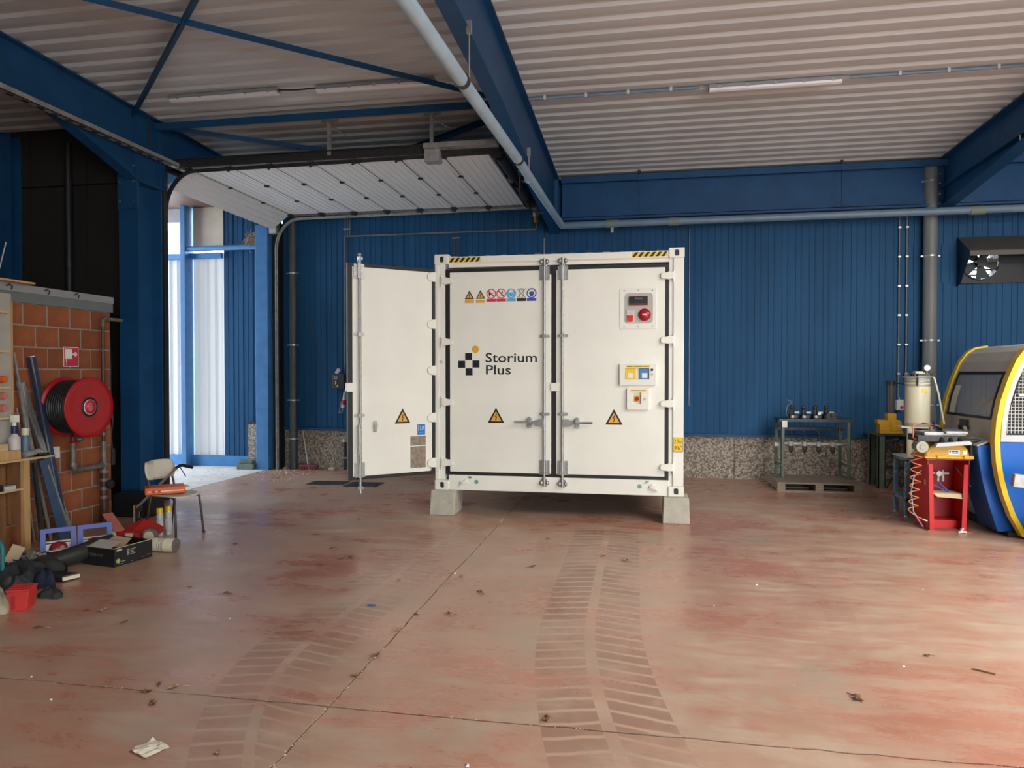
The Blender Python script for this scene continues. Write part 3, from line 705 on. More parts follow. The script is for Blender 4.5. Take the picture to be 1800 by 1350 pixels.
def warn_tri(door, cx, z0, w, h, y, sign='bolt'):
    decal(door, 'warning_triangle', tri(cx, z0, w, h), y, M_ink)
    cz = z0 + h / 3
    decal(door, 'warning_triangle_face', shr(tri(cx, z0, w, h), .66, cx, cz), y, M_amber, lift=.0013)
    if sign == 'bolt': decal(door, 'lightning_bolt', [(cx + u * w * .19, cz + h * .05 + v * h * .22) for u, v in BOLT], y, M_ink, lift=.0026)
    else:
        decal(door, 'exclamation_mark', [(cx - w * .05, cz + h * .32), (cx - w * .03, cz - h * .06), (cx + w * .03, cz - h * .06), (cx + w * .05, cz + h * .32)], y, M_ink, lift=.0026)
        decal(door, 'exclamation_mark', disc(cx, cz - h * .15, w * .045, 10), y, M_ink, lift=.0026)
TX = lambda x, y, z: Matrix(((1, 0, 0, x), (0, 0, -1, y), (0, 1, 0, z), (0, 0, 0, 1)))

DY = .018      # front face of the closed doors
def door_panel(x0, x1, name_label):
    d = MB().box(x0, x1, DY, DY + .06, .225, 2.675).build('door', M_white, CT, bevel=.006); plabel(d, name_label)
    return d
dl = door_panel(.185, 1.440, 'closed left door with round logo and row of safety stickers')
dr = door_panel(1.500, 2.775, 'closed right door with alarm window and isolator boxes')
def gasket(door, x0, x1, z0, z1, xi0, xi1, zi0, zi1, y):
    mb = MB(); ring(mb, [(x0, z0), (x1, z0), (x1, z1), (x0, z1)], [(xi0, zi0), (xi1, zi0), (xi1, zi1), (xi0, zi1)], XZ(0), y, y + .05)
    mb.box(x0, x0 + .055, y - .004, y, z0, z0 + .16).box(x1 - .055, x1, y - .004, y, z0, z0 + .16)
    mb.build('door_gasket', M_gasket, door)
gasket(dl, .130, 1.497, .190, 2.715, .180, 1.445, .228, 2.672, DY + .008)
gasket(dr, 1.460, 2.822, .192, 2.714, 1.500, 2.778, .228, 2.674, DY + .010)
MB().box(1.425, 1.50, DY - .012, DY + .03, 2.62, 2.72).build('gasket_cap', M_gasket, dr, bevel=.006)
for z in (2.569, 1.822, 1.081, .337):
    hinge_blade(MB(), .155, z, 1).build('hinge', M_white, dl, bevel=.006)
    hinge_blade(MB(), 2.803, z + .002, -1).build('hinge', M_white, dr, bevel=.006)
locking_gear(dl, 1.361, DY, .13, 2.76, (1.882, .946), (2.637, .302), -1)
locking_gear(dr, 1.581, DY, .125, 2.765, (1.886, .948), (2.637, .302), 1)
MB().prism(rrect(1.437, 1.547, 1.222, 1.322, .008, 3), XZ(0), DY - .022, DY + .0).build('door_overlap_tab', M_white, dr, bevel=.004)
# logo
DB = DY
for (x0, z0) in ((.379, 1.598), (.292, 1.503), (.471, 1.507), (.385, 1.412)):
    decal(dl, 'logo_square', [(x0, z0), (x0 + .087, z0), (x0 + .087, z0 + .087), (x0, z0 + .087)], DB, M_ink)
decal(dl, 'logo_square', [(.380, 1.505), (.470, 1.505), (.470, 1.595), (.380, 1.595)], DB, M_wst)
decal(dl, 'logo_dot', disc(.507, 1.730, .045), DB, M_amber)
text_mesh('Storium', .163, TX(.628, DB - .001, 1.572), 'logo_lettering', M_ink, dl, xs=1.235, bold=.0016)
text_mesh('Plus', .163, TX(.628, DB - .001, 1.424), 'logo_lettering', M_ink, dl, xs=1.235, bold=.0016)
# row of safety stickers
warn_tri(dl, .433, 2.343, .118, .108, DB, 'bang'); warn_tri(dl, .572, 2.345, .118, .108, DB)
rowx = (.706, .829, .952, 1.077, 1.202)
for i, x in enumerate(rowx[:2]):
    z = 2.404
    decal(dl, 'prohibition_sign', disc(x, z, .060), DB, M_rst); decal(dl, 'prohibition_face', disc(x, z, .048), DB, M_wst, lift=.0013)
    if i == 0:
        decal(dl, 'pictogram', [(x - .03, z - .012), (x - .03, z + .014), (x - .012, z + .022), (x + .006, z + .008), (x - .004, z - .004), (x - .012, z - .03), (x - .02, z - .03)], DB, M_ink, lift=.0026)
        decal(dl, 'pictogram', [(x + .006, z - .002), (x + .034, z + .018), (x + .036, z + .014), (x + .008, z - .007)], DB, M_ink, lift=.0026)
    else:
        decal(dl, 'pictogram', disc(x + .014, z + .028, .008, 10), DB, M_ink, lift=.0026)
        decal(dl, 'pictogram', [(x - .002, z - .032), (x + .006, z - .006), (x - .004, z + .014), (x + .018, z + .020), (x + .030, z + .004), (x + .024, z + .002), (x + .014, z + .010), (x + .014, z - .032), (x + .009, z - .032), (x + .007, z - .012), (x + .003, z - .032)], DB, M_ink, lift=.0026)
    q = .7071; a = .050; t = .005
    decal(dl, 'prohibition_bar', [(x - a * q - t, z + a * q - t), (x - a * q + t, z + a * q + t), (x + a * q + t, z - a * q + t), (x + a * q - t, z - a * q - t)], DB, M_rst, lift=.0039)
for i, (x, m) in enumerate(((.952, M_cst), (1.202, M_bst))):
    z = 2.402
    decal(dl, 'mandatory_sign', disc(x, z, .061), DB, m)
    hd = [(x - .022, z + .02), (x - .03, z + .008), (x - .03, z - .004), (x - .016, z - .034), (x, z - .042), (x + .016, z - .034), (x + .03, z - .004), (x + .03, z + .008), (x + .022, z + .02)]
    if i == 0:
        decal(dl, 'pictogram', disc(x, z + .022, .027, 20), DB, M_wst, lift=.0013)
        mb = MB(); ring(mb, shr(hd, 1.08, x, z), shr(hd, .9, x, z), XZ(0), DB - .0025, DB - .0012); mb.build('pictogram', M_wst, dl)
        decal(dl, 'pictogram', [(x - .03, z - .004), (x + .03, z - .004), (x + .03, z + .012), (x - .03, z + .012)], DB, m, lift=.0026)
    else:
        mb = MB(); ring(mb, shr(disc(x, z + .002, .050, 9), 1, x, z), shr(hd[::-1], 1.02, x, z), XZ(0), DB - .0025, DB - .0012)
        decal(dl, 'pictogram', disc(x, z, .047, 24), DB, M_wst, lift=.0013); decal(dl, 'pictogram', hd, DB, m, lift=.0026)
x = 1.077; z = 2.40
mb = MB()
for (p, q_) in (((-.055, .062), (.055, -.055)), ((.055, .062), (-.055, -.055)), ((-.028, .045), (-.020, -.05)), ((.028, .045), (.020, -.05)), ((-.03, .045), (.03, .045)), ((-.02, -.05), (.02, -.05)), ((-.026, .058), (.026, .058))):
    a = Vector((x + p[0], DB - .0008, z + p[1])); b = Vector((x + q_[0], DB - .0008, z + q_[1])); mb.bar(a, b, .005, .0014, (0, 1, 0))
mb.build('crossed_bin_sign', M_ink, dl)
caps = (M_amber, M_amber, M_rst, M_rst, M_cst, M_ink, M_bst)
for (x, m) in zip((.433, .572) + rowx, caps):
    z = 2.296 + (.012 if x > .6 else 0)
    decal(dl, 'sticker_caption', [(x - .058, z), (x + .058, z), (x + .058, z + .034), (x - .058, z + .034)], DB, m)
warn_tri(dl, .765, .832, .205, .185, DB); warn_tri(dr, 2.188, .828, .205, .185, DB)
# alarm window
AX0, AX1, AZ0, AZ1 = 2.257, 2.678, 1.958, 2.436
mb = MB(); oi = rrect(2.304, 2.633, 2.022, 2.376, .045, 6)
ring(mb, rrect(AX0, AX1, AZ0, AZ1, .010, 6), oi, XZ(0), DY - .010, DY + .004); mb.build('alarm_window_frame', M_wst, dr, bevel=.002)
mb = MB()
for sx in (2.305, 2.467, 2.63):
    for sz in (1.985, 2.408): mb.cyl((sx, DY - .016, sz), (sx, DY - .009, sz), .009, n=10)
mb.build('frame_screw', M_galvdull, dr)
decal(dr, 'alarm_recess', oi, DY, mat('shadow_grey_plate', (0.50, 0.48, 0.43), .6), th=.002)
MB().box(2.363, 2.580, DY - .03, DY - .002, 2.236, 2.339).build('display_housing', mat('maroon_plastic', (0.20, 0.02, 0.03), .4), dr, bevel=.006)
MB().box(2.372, 2.572, DY - .034, DY - .03, 2.254, 2.332).build('display_screen', mat('dark_display', (0.02, 0.016, 0.018), .25), dr)
mb = MB()
for i, dx in enumerate((0, .02, .034, .048, .066)): mb.box(2.437 + dx, 2.445 + dx, DY - .0352, DY - .034, 2.304, 2.322 - .004 * (i % 2))
mb.build('display_characters', mat('dim_display_text', (0.30, 0.26, 0.26), .5), dr)
MB().lathe([(.070, 0), (.074, .008), (.066, .022), (.045, .034), (.0, .040)], (2.541, DY - .002, 2.123), (0, -1, 0), 28).build('alarm_bell', mat('bell_red', (0.42, 0.012, 0.025), .22), dr)
mb = MB()
for i in range(4): mb.box(2.517 + i * .013, 2.526 + i * .013, DY - .0435, DY - .040, 2.112 + .003 * (i % 2), 2.130)
mb.build('bell_print', M_wst, dr)
MB().box(2.328, 2.422, DY - .018, DY - .002, 2.026, 2.185).build('strobe_housing', mat('milky_plastic', (0.62, 0.59, 0.52), .35), dr, bevel=.015)
MB().prism([(2.340, 2.116), (2.412, 2.116), (2.406, 2.042), (2.346, 2.042)], XZ(0), DY - .034, DY - .018).build('strobe_lens', mat('strobe_red', (0.75, 0.03, 0.012), .25), dr, bevel=.006)
# isolator boxes
def isobox(x0, x1, z0, z1, wx0, wx1, wz0, wz1, lab):
    mb = MB(); ring(mb, [(x0, z0), (x1, z0), (x1, z1), (x0, z1)], [(wx0, wz0), (wx1, wz0), (wx1, wz1), (wx0, wz1)], XZ(0), DY - .045, DY - .005)
    mb.box(x0, x1, DY - .005, DY, z0, z1)
    b = mb.build('isolator_box', M_wst, dr, bevel=.005)
    decal(dr, 'isolator_label', [(lab[0], lab[2]), (lab[1], lab[2]), (lab[1], lab[3]), (lab[0], lab[3])], DY - .045, M_yst)
    mb = MB(); xx = lab[0] + .012
    while xx < lab[1] - .02:
        wd = random.uniform(.007, .013); mb.box(xx, xx + wd, DY - .047, DY - .046, lab[2] + .006, lab[3] - .006); xx += wd + random.choice((.003, .003, .003, .009))
    mb.build('label_print', mat('brown_ink', (.2, .1, .01), .6), dr)
isobox(2.253, 2.674, 1.300, 1.545, 2.319, 2.595, 1.365, 1.498, (2.332, 2.602, 1.506, 1.531))
isobox(2.339, 2.596, 1.013, 1.257, 2.399, 2.505, 1.078, 1.211, (2.379, 2.570, 1.224, 1.244))
MB().box(2.322, 2.445, DY - .03, DY - .006, 1.368, 1.496).build('release_switch', M_yst, dr, bevel=.004)
MB().box(2.352, 2.412, DY - .034, DY - .03, 1.382, 1.440).build('switch_button', M_wst, dr)
MB().box(2.484, 2.592, DY - .03, DY - .006, 1.368, 1.496).build('release_switch', mat('switch_blue', (0.06, 0.22, 0.48), .4), dr, bevel=.004)
MB().box(2.512, 2.576, DY - .034, DY - .03, 1.382, 1.440).build('switch_button', M_wst, dr)
MB().box(2.425, 2.492, DY - .02, DY - .006, 1.10, 1.18).build('stop_base', M_yst, dr, bevel=.003)
MB().cyl((2.458, DY - .04, 1.138), (2.458, DY - .02, 1.138), .026, n=18).build('stop_button', mat('bell_red', (.42, .012, .025)), dr)
for (x, z, m) in ((2.628, 1.478, M_black), (2.628, 1.425, M_galv), (2.544, 1.138, M_galv)):
    mb = MB().cyl((x, DY - .053, z), (x, DY - .045, z), .015, n=14).box(x - .003, x + .003, DY - .056, DY - .052, z - .01, z + .01); mb.build('box_lock', m, dr)
# hazard bars, height plate, earthing marks on the frame
def hazard(x0, x1, z0, z1, y, n):
    b = MB().prism([(x0, z0), (x1, z0), (x1, z1), (x0, z1)], XZ(0), y - .0012, y).build('hazard_strip', M_yst, CT)
    w = (x1 - x0) / n; h = z1 - z0
    for i in range(n):
        a = x0 + i * w; pl = [(a, z0), (a + w * .5, z0), (a + w * .5 + h * .75, z1), (a + h * .75, z1)]
        pl = [(min(u, x1), v) for u, v in pl]
        MB().prism(pl, XZ(0), y - .0026, y - .0012).build('hazard_stripe', M_ink, b)
hazard(.178, .572, 2.797, 2.852, .012, 6); hazard(2.395, 2.800, 2.800, 2.855, .012, 6)
hp = MB().prism(rrect(2.871, 2.985, .520, .690, .012, 4), XZ(0), -.0012, 0).build('height_plate', M_ink, CT)
MB().prism(rrect(2.876, 2.980, .525, .685, .010, 4), XZ(0), -.0024, -.0012).build('plate_face', M_yst, hp)
text_mesh('2.9m', .068, TX(2.928, -.0028, .622), 'plate_lettering', M_ink, hp, align='CENTER', xs=.66)
text_mesh("9'6\"", .068, TX(2.928, -.0028, .545), 'plate_lettering', M_ink, hp, align='CENTER', xs=.8)
for xg in (.52, 2.488):
    MB().prism(disc(xg, .106, .025, 20), XZ(0), .0105, .012).build('earth_mark', M_grst, CT)
    MB().prism(disc(xg, .106, .018, 16), XZ(0), .009, .0105).build('earth_mark_face', mat('mint_sticker', (.25, .55, .48), .5), CT)
    MB().box(xg - .003, xg + .003, .0078, .009, .094, .118).box(xg - .011, xg + .011, .0078, .009, .100, .106).build('earth_mark_symbol', M_grst, CT)
for xg, s in ((.37, 1), (2.652, -1)):
    mb = MB().box(xg - .05, xg + .05, -.02, .012, .085, .115).bar((xg - s * .045, -.015, .06), (xg + s * .03, -.015, .135), .02, .02, (0, 1, 0)).cyl((xg, -.03, .10), (xg, .01, .10), .022, n=12)
    mb.build('earthing_lug', M_wst, CT, bevel=.004)
    MB().cyl((xg + s * .065, -.014, .165), (xg + s * .065, .012, .165), .010, n=8).cyl((xg + s * .085, -.014, .160), (xg + s * .085, .012, .160), .010, n=8).build('lug_bolt', M_galv, CT)

# ---- the end door, swung open about 130 degrees; local x runs from hinge to free edge, +y is its outer face
od = MB().box(.02, 1.025, -.05, .0, .235, 2.675).build('door', M_white, CT, bevel=.006); plabel(od, 'end door swung wide open, outer face towards the viewer')
od.location = (-.012, -.02, 0); od.rotation_euler = (0, 0, math.radians(221))
def flipy(mb):
    for v in mb.v: v.y = -v.y
    return mb
def fb(mb, name, m, bevel=0): return flipy(mb).build(name, m, od, bevel=bevel)
mb = MB(); ring(mb, [(-.02, .195), (1.080, .195), (1.080, 2.715), (-.02, 2.715)], [(.025, .238), (1.023, .238), (1.023, 2.672), (.025, 2.672)], XZ(0), .004, .05)
mb.box(1.03, 1.08, 0, .004, .20, .40).box(-.02, .04, 0, .004, .20, .36); fb(mb, 'door_gasket', M_gasket)
RX = .946
fb(MB().cyl((RX, -.032, .13), (RX, -.032, 2.77), .0165, n=14), 'lock_rod', M_galv)
for z in (1.89, .945): fb(guide(MB(), RX, 0, z), 'rod_guide', M_galv)
for z in (2.62, .31): fb(bracket(MB(), RX, 0, z), 'rod_bracket', M_galv)
for z, s in ((.10, -1), (2.76, 1)): fb(MB().cyl((RX, -.032, z - .05), (RX, -.032, z + .03), .022, n=10).lathe([(0, -.03), (.024, 0), (0, .03)], (RX, -.036, z + s * .05), (0, 0, 1), 10).box(RX - .03, RX + .02, -.05, -.01, z - .01, z + .02), 'lock_cam', M_galv)
fb(MB().bar((RX + .02, -.05, .84), (RX + .03, -.06, .50), .014, .03, (0, 1, 0)).bar((RX + .03, -.06, .50), (RX + .035, -.06, .40), .012, .02, (0, 1, 0)).cyl((RX, -.05, .82), (RX + .03, -.05, .82), .018, n=8), 'door_handle', M_galv)
fb(MB().prism(rrect(.985, 1.095, 1.222, 1.327, .008, 3), XZ(0), -.018, .05), 'door_overlap_tab', M_white, .004)
for z in (2.618, 2.039, 1.473, .892, .337):
    fb(MB().prism([(-.02, z - .06), (-.02, z + .06), (.035, z + .055), (.075, z + .035), (.085, z + .02), (.085, z - .02), (.075, z - .04), (.035, z - .055)], XZ(0), -.028, .012), 'hinge', M_white, .006)
def fdec(name, poly, m, lift=0.0): return fb(MB().prism(poly, XZ(0), -.0012 - lift, -lift), name, m)
cx, w, h, z0 = .408, .20, .182, .834
t = tri(cx, z0, w, h); cz = z0 + h / 3
fdec('warning_triangle', t, M_ink); fdec('warning_triangle_face', shr(t, .66, cx, cz), M_amber, .0013)
fdec('lightning_bolt', [(cx - u * w * .19, cz + h * .05 + v * h * .22) for u, v in BOLT], M_ink, .0026)
fdec('class_sticker', [(.114, .685), (.219, .685), (.219, .815), (.114, .815)], M_lrblue)
TF = lambda x, y, z: Matrix(((-1, 0, 0, x), (0, 0, 1, y), (0, 1, 0, z), (0, 0, 0, 1)))
text_mesh('LR', .07, TF(.182, .0016, .745), 'sticker_lettering', M_wst, od, xs=.8)
fdec('sticker_line', [(.198, .735), (.203, .735), (.203, .805), (.198, .805)], M_wst, .0013)
fdec('sticker_line', [(.13, .712), (.192, .712), (.192, .719), (.13, .719)], M_cst, .0013)
fdec('data_plate', [(.107, .558), (.309, .558), (.309, .673), (.107, .673)], M_plate)
fdec('data_plate', [(.107, .286), (.309, .286), (.309, .548), (.107, .548)], M_plate)
mb = MB().prism(rrect(.732, .779, .745, .878, .02, 4), XZ(0), -.012, 0).box(.739, .773, -.05, -.01, .805, .845).cyl((.756, -.03, .77), (.756, -.012, .77), .018, n=12); fb(mb, 'handle_retainer', M_galv)

# ---- concrete blocks under the corners
def block(x0, x1, x0b, x1b, y0, y1, label, h=.303):
    o = thing('concrete_block', label, 'concrete block', ((x0b + x1b) / 2, (y0 + y1) / 2, 0), group='concrete blocks under the container')
    vs = [(x0b, y0, 0), (x1b, y0, 0), (x1b, y1, 0), (x0b, y1, 0), (x0, y0 + .01, h), (x1, y0 + .01, h), (x1, y1, h), (x0, y1, h)]
    mb = MB().add(vs, [(3, 2, 1, 0), (4, 5, 6, 7), (0, 1, 5, 4), (1, 2, 6, 5), (2, 3, 7, 6), (3, 0, 4, 7)])
    local(mb, o).build('block_body', M_conc, o, bevel=.012)
    local(MB().box((x0 + x1) / 2 - .03, (x0 + x1) / 2 + .03, (y0 + y1) / 2 - .03, (y0 + y1) / 2 + .03, h - .01, h + .0015), o).build('lifting_recess', M_darksteel, o)
block(-2.525, -2.215, -2.545, -2.235, 8.40, 8.80, 'concrete block under the left front corner of the white container')
block(.275, .560, .262, .572, 8.385, 8.74, 'concrete block under the right front corner of the white container')
block(-2.50, -2.20, -2.51, -2.20, 10.55, 10.90, 'concrete block in shadow under the rear left corner of the container')
block(.24, .54, .24, .55, 10.55, 10.90, 'concrete block in shadow under the rear right corner of the container')
# ================================================================== PIPES, LAMPS AND WALL SERVICES
# pale pipe slung below the middle rafter
pp = thing('overhead_pipe', 'pale blue overhead pipe slung beneath the middle blue rafter', 'pipe', (-1.39, 6, 4.1))
path = [(-1.39, 1.0, 3.90), (-1.39, 3.0, 3.93), (-1.39, 5.48, 4.05), (-1.39, 8.1, 4.20), (-1.33, 10.2, 4.19), (-1.27, 11.72, 4.17)]
local(MB().tube(path, .055, 18), pp).build('pipe_run', M_bluepipe, pp)
for y, z in ((5.48, 4.05), (8.1, 4.20), (8.9, 4.197)):
    local(MB().cyl((-1.385, y - .03, z - .003), (-1.385, y + .03, z + .003), .062, n=18), pp).build('pipe_collar', M_bluepipe if y > 8.5 else M_darksteel, pp)
for y, z, zt, dx in ((5.55, 4.06, dz(5.5) - .70, .045), (8.55, 4.20, 4.42, .06)):
    local(MB().cyl((-1.39 + dx, y, z), (-1.39 + dx, y, zt + .05), .007, n=6).box(-1.41 + dx, -1.37 + dx, y - .02, y + .02, zt - .05, zt + .05).box(-1.46, -1.39 + dx, y - .012, y + .012, z - .02, z + .02), pp).build('hanger_rod', M_galv, pp)
local(MB().tube([(-1.45, 8.6, 4.15), (-1.50, 8.9, 4.0), (-1.47, 9.4, 3.95), (-1.42, 10.0, 4.0), (-1.40, 10.4, 4.10)], .012, 6), pp).build('loose_cable', M_black, pp)
# pipe along the back wall
pw = thing('wall_pipe', 'slate blue pipe running high along the blue back wall', 'pipe', (3, 11.72, 4.17))
local(MB().tube([(-1.27, 11.72, 4.17), (0.6, 11.72, 4.175), (9.4, 11.72, 4.185)], .058, 16), pw).build('pipe_run', M_wallpipe, pw)
for x0, x1 in ((-.55, -.35), (.45, .60), (4.85, 5.05)): local(MB().cyl((x0, 11.72, 4.173), (x1, 11.72, 4.173), .068, n=16), pw).build('pipe_sleeve', mat('khaki_sleeve', (0.20, 0.24, 0.20), .6), pw)
local(MB().cyl((-.45, 11.72, 4.11), (-.45, 11.72, 4.03), .025, n=8), pw).build('drain_tap', M_galvdull, pw)
for x in (-.02, 3.05): local(MB().cyl((x, 11.72, 4.2), (x, 11.72, 5.02), .006, n=6).cyl((x, 11.72, 4.97), (x, 11.72, 5.02), .022, n=8), pw).build('hanger_rod', M_darksteel, pw)
# rainwater pipes
def downpipe(x, y, r, label, m, z0=0.0):
    o = thing('downpipe', label, 'pipe', (x, y, z0)); MB().cyl((0, 0, 0), (0, 0, 5.0), r, n=22).build('pipe_run', m, o)
    for z in (.55, 1.25, 2.25, 3.55, 4.70):
        MB().cyl((0, 0, z - .012), (0, 0, z + .012), r + .007, n=22).box(-r - .04, r + .04, -.012, .012, z - .012, z + .012).cyl((-r - .035, -.02, z), (-r - .035, .02, z), .012, n=8).box(-.02, .02, 0, 12.2 - y - .02, z - .01, z + .01).build('pipe_clamp', M_galv, o)
    MB().cyl((0, 0, 1.0), (0, 0, 1.12), r + .008, n=22).build('pipe_socket', m, o)
downpipe(4.415, 12.0, .098, 'wide grey downpipe on the back wall behind the cream tank', M_greypipe)
downpipe(-6.20, 12.02, .072, 'dark grey downpipe in the corner beside the gate rail', mat('dark_grey_pipe', (0.055, 0.062, 0.065), .45, var=.1))
# twin conduits and small switch box right
cn = thing('electrical_conduit', 'pair of thin conduits on the back wall left of the wide grey downpipe', 'conduit', (4.06, 12.12, 1.2))
for x, z0 in ((4.01, 1.34), (4.12, 1.60)):
    local(MB().tube([(x, 12.12, z0), (x, 12.12, 4.70), (x + .02, 12.08, 4.86), (x + .03, 12.02, 4.9)], .011, 8), cn).build('conduit_tube', M_greypipe, cn)
    for k in range(7): local(MB().box(x - .02, x + .02, 12.10, 12.14, 1.72 + k * .46, 1.745 + k * .46), cn).build('conduit_clip', M_galv, cn)
jb = thing('switch_box', 'small grey switch box with red button on the blue wall', 'switch', (4.015, 12.09, 1.16))
MB().box(-.052, .052, -.05, .04, 0, .165).build('box_body', M_lgrey, jb, bevel=.006)
MB().cyl((.022, -.062, .045), (.022, -.05, .045), .022, n=12).build('button', M_red, jb)
MB().cyl((0, -.005, .165), (0, -.005, .20), .013, n=8).build('cable_gland', M_galv, jb)
# conduits over the gate side
cg = thing('electrical_conduit', 'grey conduits meeting above the open container door on the back wall', 'conduit', (-5.22, 12.10, 1.7))
for i in range(3): local(MB().cyl((-5.23 + i * .045, 12.11, 4.22), (-5.23 + i * .045, 12.11, 4.95), .011, n=8), cg).build('conduit_tube', M_greypipe, cg)
local(MB().tube([(-5.24, 12.10, 1.70), (-5.24, 12.10, 4.19), (-5.20, 12.10, 4.20), (-1.77, 12.10, 4.205), (-1.75, 12.10, 4.22), (-1.75, 12.10, 4.33)], .014, 8), cg).build('conduit_tube', M_greypipe, cg)
for x in (-3.20, -3.165): local(MB().tube([(x, 12.10, 2.0), (x, 12.10, 4.10), (x + .02, 12.08, 4.18)], .010, 8), cg).build('conduit_tube', M_darksteel, cg)
for x, z in ((-5.2, 4.32), (-3.18, 4.09), (-3.18, 3.5)): local(MB().box(x - .06, x + .07, 12.08, 12.13, z, z + .02), cg).build('conduit_clip', M_galv, cg)
sr = thing('beacon_lamp', 'silver cylinder beacon hanging on the back wall below the pipe end', 'lamp', (-1.74, 12.02, 4.30))
MB().cyl((0, 0, .10), (0, 0, .34), .062, n=20).build('lamp_body', M_galv, sr); MB().cyl((0, 0, .0), (0, 0, .10), .05, n=20).build('lamp_cap', mat('brass', (.4, .28, .08), .35, .7), sr)
MB().box(-.02, .02, 0, .13, .30, .36).build('wall_bracket', M_darksteel, sr)
MB().tube([(-.02, .0, .36), (-.10, .03, .40), (-.12, .06, .25), (-.06, .08, .02), (-.01, .08, -.08)], .007, 6).build('cable', M_black, sr)
tag(MB().tube([(-1.62, 12.11, 4.05), (-1.62, 12.11, 3.0)], .006, 6).build('thin_cable', M_galvdull), 'thin grey cable dropping behind the container from the beacon', 'cable')
tag(MB().tube([(.80, 12.09, 4.12), (.80, 12.10, 3.0), (.80, 12.10, 1.2)], .005, 6).build('thin_cable', M_galvdull), 'thin cable hanging down the blue wall right of the container', 'cable')
# fluorescent lamps
def lamp(x0, x1, y, label):
    z = deckz(y); o = thing('fluorescent_lamp', label, 'lamp', ((x0 + x1) / 2, y, z - .09), group='fluorescent lamps under the roof'); h = (x1 - x0) / 2
    MB().prism([(-.05, .035), (-.05, .075), (-.03, .088), (.03, .088), (.05, .075), (.05, .035)], lambda u, v, t: (t, u, v), -h, h).build('lamp_housing', mat('lamp_housing_grey', (0.26, 0.28, 0.29), .5, var=.06), o)
    MB().prism([(-.048, .035), (-.04, .012), (-.015, 0), (.015, 0), (.04, .012), (.048, .035)], lambda u, v, t: (t, u, v), -h + .01, h - .01).build('lamp_diffuser', M_tube, o)
    mb = MB()
    for k in range(5): mb.box(-h * .85 + k * h * .42, -h * .85 + k * h * .42 + .03, -.055, -.047, .025, .06)
    mb.build('lamp_clip', M_galv, o)
lamp(-5.66, -4.24, 7.88, 'left of the two unlit fluorescent lamps under the shadowed roof')
lamp(-3.77, -2.33, 7.92, 'unlit fluorescent lamp touching the middle rafter side of the shadowed roof')
lamp(.78, 2.25, 8.66, 'single unlit fluorescent lamp under the bright right roof')
lc = thing('lamp_conduit', 'thin grey conduit run along the bright right roof, feeding the lamp', 'conduit', (1.5, 8.66, 5.06))
zc = deckz(8.66) - .022
for a, b in ((-1.35, .68), (2.33, 4.5), (4.7, 9.4)): local(MB().cyl((a, 8.66, zc), (b, 8.66, zc), .019, n=10), lc).build('conduit_tube', M_wallpipe, lc)
for a, b in ((.64, .82), (2.21, 2.37)): local(MB().cyl((a, 8.66, zc - .01), (b, 8.66, zc - .01), .008, n=6), lc).build('feed_cable', M_galvdull, lc)
for k in range(18):
    x = -1.15 + k * .50
    if .6 < x < 2.4 or 4.45 < x < 4.75: continue
    local(MB().box(x - .015, x + .015, 8.635, 8.685, zc - .024, zc + .026), lc).build('conduit_clip', M_lgrey, lc)
tag(MB().tube([(-4.24, 7.88, deckz(7.9) - .03), (-4.0, 7.88, deckz(7.9) - .045), (-3.77, 7.9, deckz(7.9) - .03)], .009, 6).build('lamp_cable', M_darksteel), 'short dark cable joining the two lamps under the shadowed roof', 'cable')
# exhaust fan with hood, set in an opening of the wall
fan = thing('exhaust_fan', 'dark hooded exhaust fan high on the blue wall at far right', 'fan', (5.35, 12.12, 3.45))
hm = mat('hood_brown', (0.085, 0.075, 0.062), .5, var=.1)
FX = lambda u, v, t: (t, u, v)
MB().prism([(.02, .40), (-.40, .14), (-.42, .12), (-.42, .05), (-.405, .05), (-.40, .12), (.02, .385)], FX, -.50, .50).build('hood', hm, fan)
for x0, x1 in ((-.505, -.495), (.495, .505)):
    MB().prism([(.02, .40), (-.40, .14), (-.42, .12), (-.42, .05), (-.10, -.33), (.02, -.36)], FX, x0, x1).build('hood_cheek', mat('hood_cheek_blue', (0.012, 0.035, 0.075), .5), fan)
hx, hr_ = -.19, .262
circ = disc(hx, 0, hr_, 32); rect = []
for u, v in circ:
    dx, dv = u - hx, v; sx = (.50 - hx) if dx > 0 else (.50 + hx); s_ = min(sx / max(abs(dx), 1e-6), (.32 / max(abs(dv), 1e-6))); rect.append((hx + dx * s_, dv * s_))
for cxy in ((.50, .32), (-.50, .32), (-.50, -.32), (.50, -.32)):
    i = min(range(32), key=lambda k: (rect[k][0] - cxy[0]) ** 2 + (rect[k][1] - cxy[1]) ** 2); rect[i] = cxy
mb = MB(); ring(mb, rect, circ, XZ(0), -.02, .0); mb.build('fan_plate', M_black, fan)
mb = MB(); ring(mb, disc(hx, 0, hr_ + .012, 32), disc(hx, 0, hr_ - .004, 32), XZ(0), -.05, .20); mb.build('fan_ring', M_black, fan)
MB().cyl((hx, -.08, 0), (hx, .06, 0), .075, n=16).build('fan_hub', M_black, fan)
for k in range(5):
    a = 2 * PI * k / 5 - .10; c, s = math.cos(a), math.sin(a)
    pts = [(.06, -.05), (.25, -.11), (.25, .09), (.06, .04)]
    MB().prism([(hx + u * c - v * s, u * s + v * c) for u, v in pts], XZ(0), .0, .008).build('fan_blade', M_black, fan)
for k in range(7): MB().bar((hx - .29, .17, -.26 + k * .085), (hx + .29, .17, -.26 + k * .085), .035, .006, (0, .8, 1)).build('louvre_slat', M_darksteel, fan)
mb = MB()
for k in range(9): mb.cyl((hx + .03 + k * .026, -.03, 0), (hx + .03 + k * .026, -.03, .16), .003, n=4).cyl((hx + .02, -.03, .01 + k * .02), (hx + .26, -.03, .01 + k * .02), .003, n=4)
mb.build('guard_mesh', M_galvdull, fan)
